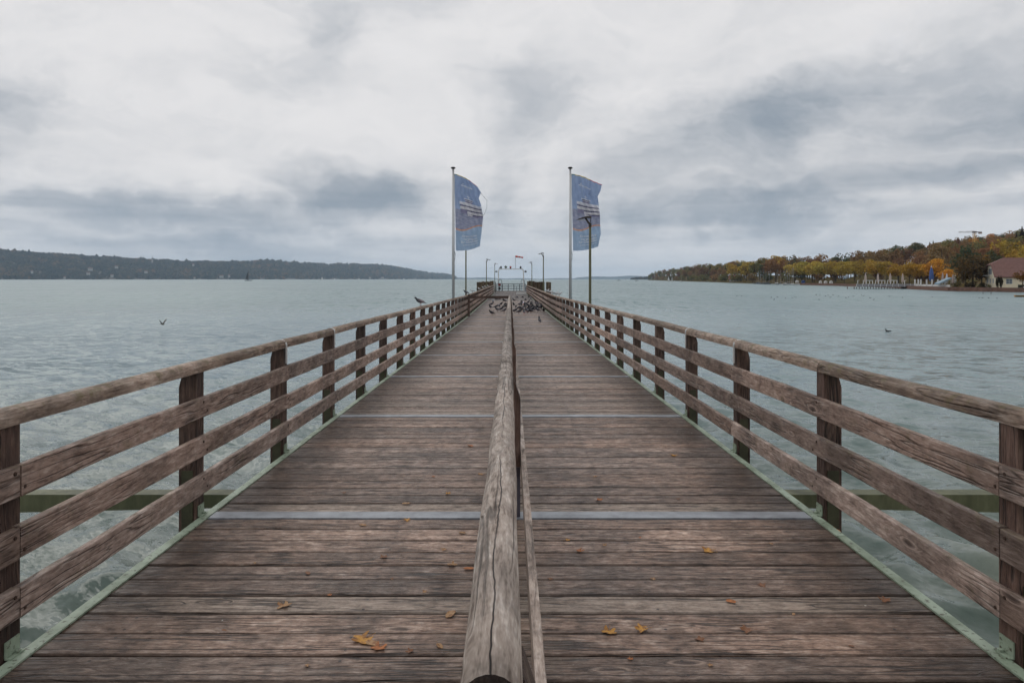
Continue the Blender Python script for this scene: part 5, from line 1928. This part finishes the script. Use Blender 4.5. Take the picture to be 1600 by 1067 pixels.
# ------------------------------------------------------------------ crane
cr = empty('tower_crane', at(1522.5, 400, 560))
tag(cr, 'yellow tower crane standing above the wooded slope', 'crane')
CRY = plain('crane_yellow', S(222, 176, 92), rough=.5, var=.1)
CRG = plain('crane_grey', S(120, 110, 108), rough=.5, var=.1)
hm = (400 - 364) / F * 560
mb = MB()
for sx_ in (-1, 1):
    for sy_ in (-1, 1):
        mb.tube([(sx_ * .8, sy_ * .8, 0), (sx_ * .8, sy_ * .8, hm)], .16, 4)
for k in range(10):
    z0, z1 = hm * k / 10, hm * (k + 1) / 10
    for s in (-1, 1):
        mb.tube([(-.8, s * .8, z0), (.8, s * .8, z1)], .09, 4)
        mb.tube([(s * .8, -.8, z1), (s * .8, .8, z0)], .09, 4)
mb.build('mast', CRY, cr)
mb = MB()
jl = 12.5
for (y_, z_) in ((-.6, 0), (.6, 0), (0, 1.1)):
    mb.tube([(0, y_, hm + .4 + z_), (-jl, y_ * .7, hm + .2 + z_ * .6)], .08, 4)
for k in range(10):
    x0, x1 = -jl * k / 10, -jl * (k + 1) / 10
    mb.tube([(x0, -.6, hm + .4), ((x0 + x1) / 2, 0, hm + 1.4), (x1, -.6, hm + .4)], .05, 4)
    mb.tube([(x0, .6, hm + .4), ((x0 + x1) / 2, 0, hm + 1.4), (x1, .6, hm + .4)], .05, 4)
mb.build('jib', CRG, cr)
MB().box(.4, 5.6, -.7, .7, hm + .3, hm + .9).build('counter_jib', CRG, cr)
MB().box(3.6, 5.6, -.8, .8, hm - .7, hm + .29).build('counterweight', plain('ballast', S(150, 130, 124), var=.1), cr)
MB().box(-1.1, 1.1, -1.1, 1.1, hm + .02, hm + 1.3).build('slewing_unit', CRG, cr)

# ------------------------------------------------------------------ terrace on piles
TY = 240.0
def tx(px, y=TY):
    return (px - CX) / F * y


GREYW = plain('grey_boards', S(140, 136, 132), rough=.8, var=.15, scale=1)
ter = empty('lakeside_terrace', (tx(1338), TY, ZW))
tag(ter, 'grey boarded terrace on piles standing over the water', 'terrace')
tl = tx(1432) - tx(1338)
MB().box(0, tl, 0, 9, .72, .86).build('deck', GREYW, ter)
MB().box(0, tl, -.06, -.005, .80, 1.72).build('screen', plain('grey_screen', S(138, 136, 140), rough=.8, var=.12, scale=.8), ter)
for k in range(22):
    MB().tube([(.3 + (tl - .6) * k / 21, .4, -2), (.3 + (tl - .6) * k / 21, .4, .715)], .12, 6).build('pile', W_POST, ter)
for k in range(11):
    MB().box(tl * k / 10 - .06, tl * k / 10 + .06, -.14, -.065, .7, 1.85).build('rail_post', WHITE, ter)
PAR = plain('parasol_cloth', S(176, 160, 152), rough=.85, var=.08)
BLU = plain('parasol_blue', S(62, 86, 138), rough=.8, var=.1)


def parasol(px, Y, z0, ht, r_, mat, label, cap=None):
    p = empty('closed_parasol', (tx(px, Y), Y, z0))
    tag(p, label, 'parasol', 'closed parasols on the shore terraces')
    MB().tube([(0, 0, 0), (0, 0, ht)], .05, 6).build('pole', WHITE, p)
    MB().lathe([(r_ * .75, ht * .30), (r_, ht * .45), (r_ * .85, ht * .7), (r_ * .45, ht * .92), (.05, ht + .02)], 8).build('canopy', mat, p)
    MB().box(-.35, .35, -.35, .35, 0, .1).build('base', POLEGREY, p)
    if cap:
        MB().lathe([(.2, ht + .03), (.18, ht + .2), (.03, ht + .34)], 8).build('cap', WHITE, p)


for i, px in enumerate((1352.4, 1371.8, 1391, 1410.4)):
    parasol(px, TY + 2, ZW + .86, 4.5, .42, PAR, 'closed beige parasol, %s from the left on the pile terrace' % ORD[i])
for i, px in enumerate((1361.3, 1380.6, 1399.6)):
    fr_ = empty('white_pergola', (tx(px), TY + 1.2, ZW + .86))
    tag(fr_, 'white frame pergola, %s from the left on the pile terrace' % ORD[i], 'pergola', 'white pergolas on the pile terrace')
    for x in (-1.08, 1.08):
        for yy in (0, 2.0):
            MB().box(x - .09, x + .09, yy - .09, yy + .09, 0, 1.95).build('post', WHITE, fr_)
    MB().box(-1.2, 1.2, -.12, .12, 1.95, 2.14).build('front_beam', WHITE, fr_)
    MB().box(-1.2, 1.2, 1.88, 2.12, 1.95, 2.14).build('rear_beam', WHITE, fr_)
    MB().box(-1.0, 1.0, .5, 1.7, .35, .62).build('lounge_bed', plain('lounge_dark', S(60, 54, 54), var=.1), fr_)
for px, lb in ((1341.6, 'white lamp post at the left end of pile terrace'), (1415, 'white lamp post at the right end of pile terrace')):
    lpz = empty('terrace_lamp', (tx(px), TY + .6, ZW + .86))
    tag(lpz, lb, 'lamp', 'white lamp posts on the pile terrace')
    MB().box(-.08, .08, -.08, .08, 0, 2.0).build('post', WHITE, lpz)
    MB().box(-.08, .55, -.1, .1, 2.0, 2.12).build('arm', WHITE, lpz)
for px in (1324, 1334.5):
    mp_ = mesh_obj('mooring_pile', *(lambda q: (q.v, q.f))(MB().tube([(0, 0, -2), (0, 0, .75), (0, 0, .82)], [.15, .15, .1], 8)), W_POST)
    mp_.location = (tx(px), TY, ZW)
    tag(mp_, 'dark mooring pile %s the pile terrace' % ('farther left of' if px < 1330 else 'next to the left end of'), 'pile')
# second terrace with the white wall
t2 = empty('white_terrace', (0, 0, ZW))
tag(t2, 'white walled cafe terrace with pillars right of the pile terrace', 'terrace')
wpx = [1432, 1445, 1458, 1471, 1484.5]
def t2pt(px):
    y = float(np.interp(px, [1432, 1484.5], [233, 203]))
    return Vector((tx(px, y), y, 0))


for a, b in zip(wpx, wpx[1:]):
    pa, pb = t2pt(a), t2pt(b)
    d = (pb - pa).normalized() * .03
    n_ = Vector((0, .35, 0))
    vv = [pa + d, pb - d, pb - d + n_, pa + d + n_]
    vv = [Vector((p.x, p.y, .9)) for p in vv] + [Vector((p.x, p.y, 1.72)) for p in vv]
    mesh_obj('wall_panel', vv, [(0, 1, 5, 4), (1, 2, 6, 5), (2, 3, 7, 6), (3, 0, 4, 7), (4, 5, 6, 7), (0, 3, 2, 1)], WHITE, t2)
for px in (1431.5, 1436.8, 1440.8, 1450, 1458.5, 1468, 1478.5):
    p = t2pt(px)
    MB().box(-.17, .17, -.16, .16, .9, 3.3).build('pillar', WHITE, t2, loc=(p.x, p.y + .7, 0))
p0 = t2pt(1455.3)
parasol(1455.3, p0.y + 1.5, ZW + .95, 6.2, .72, BLU, 'tall closed blue parasol on the white walled terrace', cap=True)
for i, px in enumerate((1473, 1479.5, 1489, 1492.5)):
    parasol(px, t2pt(px).y + 3, ZW + .95, 4.4 - .3 * i, .36, PAR if i in (0, 2) else WHITE, 'closed pale parasol, %s to the right of the blue one' % ORD[i])
# pale blue slide / awning
aw = empty('pale_blue_awning', t2pt(1487) + Vector((0, 4, ZW + .95)))
aw.scale = (.62, .7, .8)
tag(aw, 'sloping pale blue awning at the right end of the white terrace', 'awning')
MB().prism([(-2.6, 1.0), (3.6, 3.1), (3.8, 3.5), (3.4, 3.6), (-2.7, 1.5)], 'Y', -.8, 2.2).build('awning_cloth', plain('pale_blue', S(138, 160, 174), rough=.7, var=.1), aw)
for x, z_ in ((-2.3, 1.1), (3.3, 3.0)):
    MB().box(x - .07, x + .07, -.6, -.46, 0, z_).build('support', WHITE, aw)
MB().box(-1.9, 1.2, .4, .5, 0, 1.0).build('counter', WHITE, aw)

# kiosks / tents under the plane trees
for px, colr_, lb in ((1245.5, WHITE, 'small white pavilion tent left under the plane trees'), (1255, BLU, 'blue kiosk under the left plane trees'), (1282, WHITE, 'white market tent under the third plane tree'), (1290, WHITE, 'wider white market tent under the plane trees'), (1298.5, WHITE, 'white tent at the middle of plane tree row')):
    Y = float(np.interp(px, shore_px, shore_y)) * 1.06
    kk_ = empty('pavilion', (tx(px, Y), Y, ZW + .95))
    kk_.scale = (.7, .7, .7) if px < 1270 else (.62, .62, .62)
    tag(kk_, lb, 'pavilion', 'pavilions under the plane trees')
    MB().box(-1.1, 1.1, -1, 1, 0, 1.7).build('body', colr_, kk_)
    MB().add([(-1.3, -1.2, 1.7), (1.3, -1.2, 1.7), (1.3, 1.2, 1.7), (-1.3, 1.2, 1.7), (0, 0, 2.5)], [(0, 1, 4), (1, 2, 4), (2, 3, 4), (3, 0, 4), (0, 3, 2, 1)]).build('roof', colr_, kk_)
# boat house and sheds left of the marina
for px, py, Y, wd, lb in ((1148, 440.2, 640, 14, 'low white boat shed left of the marina'), (1168, 431.5, 700, 7, 'small white house front in the trees left of marina')):
    small_house(px, py, Y, wd, 3.2, lb)

# ------------------------------------------------------------------ boats
HULLW = plain('hull_white', S(206, 206, 204), rough=.35, var=.05)
HULLD = plain('hull_cover', S(92, 98, 108), rough=.7, var=.15)
SAILW = plain('sail_white', S(224, 224, 224), rough=.8, var=.05)
SAILD = plain('sail_dark', S(60, 62, 66), rough=.8, var=.1)
MASTM = plain('mast_alloy', S(150, 146, 142), rough=.4, metal=.4, var=.05)


def boat(px, Y, L_, mast, label, group, hull=HULLW, sail=None, rz=0.0, lean=0.0, jib=True):
    b = empty('sailboat', (tx(px, Y), Y, ZW), rz)
    tag(b, label, 'sailboat', group)
    st_, v = 9, []
    for i in range(st_):
        s = i / (st_ - 1)
        w_ = L_ * .16 * (math.sin(math.pi * min(1, s * .55 + .42)) if s < .99 else 0.03)
        w_ = max(w_, .02)
        x = (s - .45) * L_
        dz = .08 * L_ + .02 * L_ * s * s
        v += [(x, -w_, dz), (x, -w_ * .85, .02 * L_), (x, 0, -.05 * L_), (x, w_ * .85, .02 * L_), (x, w_, dz)]
    f = []
    for i in range(st_ - 1):
        for k_ in range(5):
            k2 = (k_ + 1) % 5
            f.append((i * 5 + k_, i * 5 + k2, i * 5 + 5 + k2, i * 5 + 5 + k_))
    f += [(0, 1, 2, 3, 4), tuple(reversed(range((st_ - 1) * 5, st_ * 5)))]
    q = MB()
    q.v, q.f = v, f
    q.build('hull', hull, b)
    MB().prism([(-.15 * L_, .085 * L_), (.12 * L_, .09 * L_), (.08 * L_, .15 * L_), (-.12 * L_, .14 * L_)], 'Y', -.09 * L_, .09 * L_).build('cabin', hull, b)
    lx = math.tan(lean) * mast
    MB().tube([(0.06 * L_, 0, .1 * L_), (.06 * L_ + lx, 0, .1 * L_ + mast)], [.10, .07], 6).build('mast', MASTM, b)
    MB().tube([(.06 * L_, 0, .1 * L_ + 1.0), (-.36 * L_, 0, .1 * L_ + 1.0)], .07, 6).build('boom', MASTM, b)
    if sail:
        def tri(name, p0, p1, p2):
            MB().add([p0, p1, p2, (p0[0], p0[1] + .03, p0[2]), (p1[0], p1[1] + .03, p1[2]), (p2[0], p2[1] + .03, p2[2]), ((p0[0] + p1[0] + p2[0]) / 3, -.25, (p0[2] + p1[2] + p2[2]) / 3)], [(0, 1, 6), (1, 2, 6), (2, 0, 6), (5, 4, 3), (0, 3, 4, 1), (1, 4, 5, 2), (2, 5, 3, 0)]).build(name, sail, b)
        tri('mainsail', (.05 * L_, 0, .1 * L_ + 1.1), (-.36 * L_, 0, .1 * L_ + 1.1), (.05 * L_ + lx, 0, .08 * L_ + mast))
        if jib:
            tri('jib', (.52 * L_, 0, .12 * L_), (.08 * L_, 0, .1 * L_ + .6), (.06 * L_ + lx, 0, .1 * L_ + mast * .88))
    else:
        q = MB()
        q.tube([(.52 * L_, 0, .11 * L_), (.06 * L_ + lx, 0, .1 * L_ + mast)], .022, 4)
        q.tube([(-.44 * L_, 0, .1 * L_), (.06 * L_ + lx, 0, .1 * L_ + mast)], .022, 4)
        q.build('stays', MASTM, b)


for i, (px, lean) in enumerate(((1184, .0), (1187, .05), (1192.5, .0), (1195.5, .03), (1200, .12), (1214, 0), (1219, .0), (1226, .0), (1229, .02), (1232.5, 0), (1236, .04), (1238.5, 0))):
    Y = float(np.interp(px, shore_px, shore_y)) - random.uniform(4, 12)
    boat(px, Y, random.uniform(6, 7.5), random.uniform(7.2, 9.2), 'moored yacht with bare mast, %s from the left in the marina' % ORD[i], 'yachts moored in the marina', random.choice([HULLD, HULLD, HULLW]), None, random.uniform(-.5, .5), lean)
LS = 'sailboats out on the lake'
boat(387.5, 1350, 14, 18.5, 'dark sailed boat off the opposite wooded shore', LS, HULLD, SAILD, .5, 0, False)
boat(503, 3000, 9, 12, 'tiny white sailboat right of the dark sail', LS, HULLW, SAILW, .4)
boat(523, 3300, 8, 7, 'very small white sail far out left of the flags', LS, HULLW, SAILW, .4)
boat(561, 3600, 9, 8, 'small pale sail below the right part of the hills', LS, HULLW, SAILW, .4)
boat(631, 3800, 9, 8, 'white sail nearest to the left flagpole on the far water', LS, HULLW, SAILW, .4)
boat(967, 1500, 9, 10, 'dark moored boat with bare mast right of the flag', LS, HULLD, None, .4)
boat(994.5, 1300, 7, 2.2, 'low dark boat off the wooded point', LS, HULLD, None, .2)
boat(1044.5, 1000, 6.5, 7.0, 'white dinghy sail before the right wooded point', LS, HULLW, SAILW, .8)
boat(1050, 1020, 6.5, 7.4, 'grey white sail just right of the white dinghy', LS, HULLW, plain('sail_grey', S(176, 180, 186), var=.05), 1.0)
boat(1064, 900, 7, 8.0, 'bare masted yacht moored off the wooded point', LS, HULLW, None, .5)
boat(1017, 1500, 9, 1.5, 'white motor launch off the tip of the point', LS, HULLW, None, .1)
for px, py, lb in ((1536, 459.5, 'left thin marker stake in the water before the seawall'), (1548.5, 460.5, 'right thin marker stake in the water before the seawall')):
    p = water_pt(px, py)
    sk = mesh_obj('marker_stake', *(lambda q: (q.v, q.f))(MB().tube([(0, 0, -2), (0, 0, 1.0), (.01, 0, 1.15)], [.05, .05, .03], 6)), W_POST)
    sk.location = p
    tag(sk, lb, 'stake')
rb = empty('rowing_boat', water_pt(1596, 464))
tag(rb, 'small tan rowing boat at the right picture edge', 'rowing boat')
v, f = [], []
for i in range(7):
    s = i / 6
    w_ = .55 * math.sin(math.pi * (s * .8 + .15))
    v += [(s * 2.6 - 1.3, -w_, .30 + .1 * abs(s - .5)), (s * 2.6 - 1.3, 0, -.1), (s * 2.6 - 1.3, w_, .30 + .1 * abs(s - .5))]
for i in range(6):
    for k_ in range(2):
        f.append((i * 3 + k_, i * 3 + k_ + 1, i * 3 + k_ + 4, i * 3 + k_ + 3))
mesh_obj('hull', v, f, plain('tan_wood', S(170, 130, 80), var=.15), rb)
MB().box(-.1, .15, -.45, .45, .2, .24).build('thwart', plain('tan_wood', S(170, 130, 80)), rb)

# ================================================================== HAZE
hm_, t = new_mat('haze')
pv = t.n('ShaderNodeVolumePrincipled', {'Color': (.66, .82, 1.0, 1), 'Density': 6.0e-5, 'Anisotropy': 0.1})
t.n('ShaderNodeOutputMaterial', {'Volume': pv})
hz_o = MB().box(-15800, 15800, -15800, 15800, ZW - 4.4, 225).build('haze', hm_)
tag(hz_o, 'thin grey blue haze over the whole lake', 'haze', None, 'stuff')
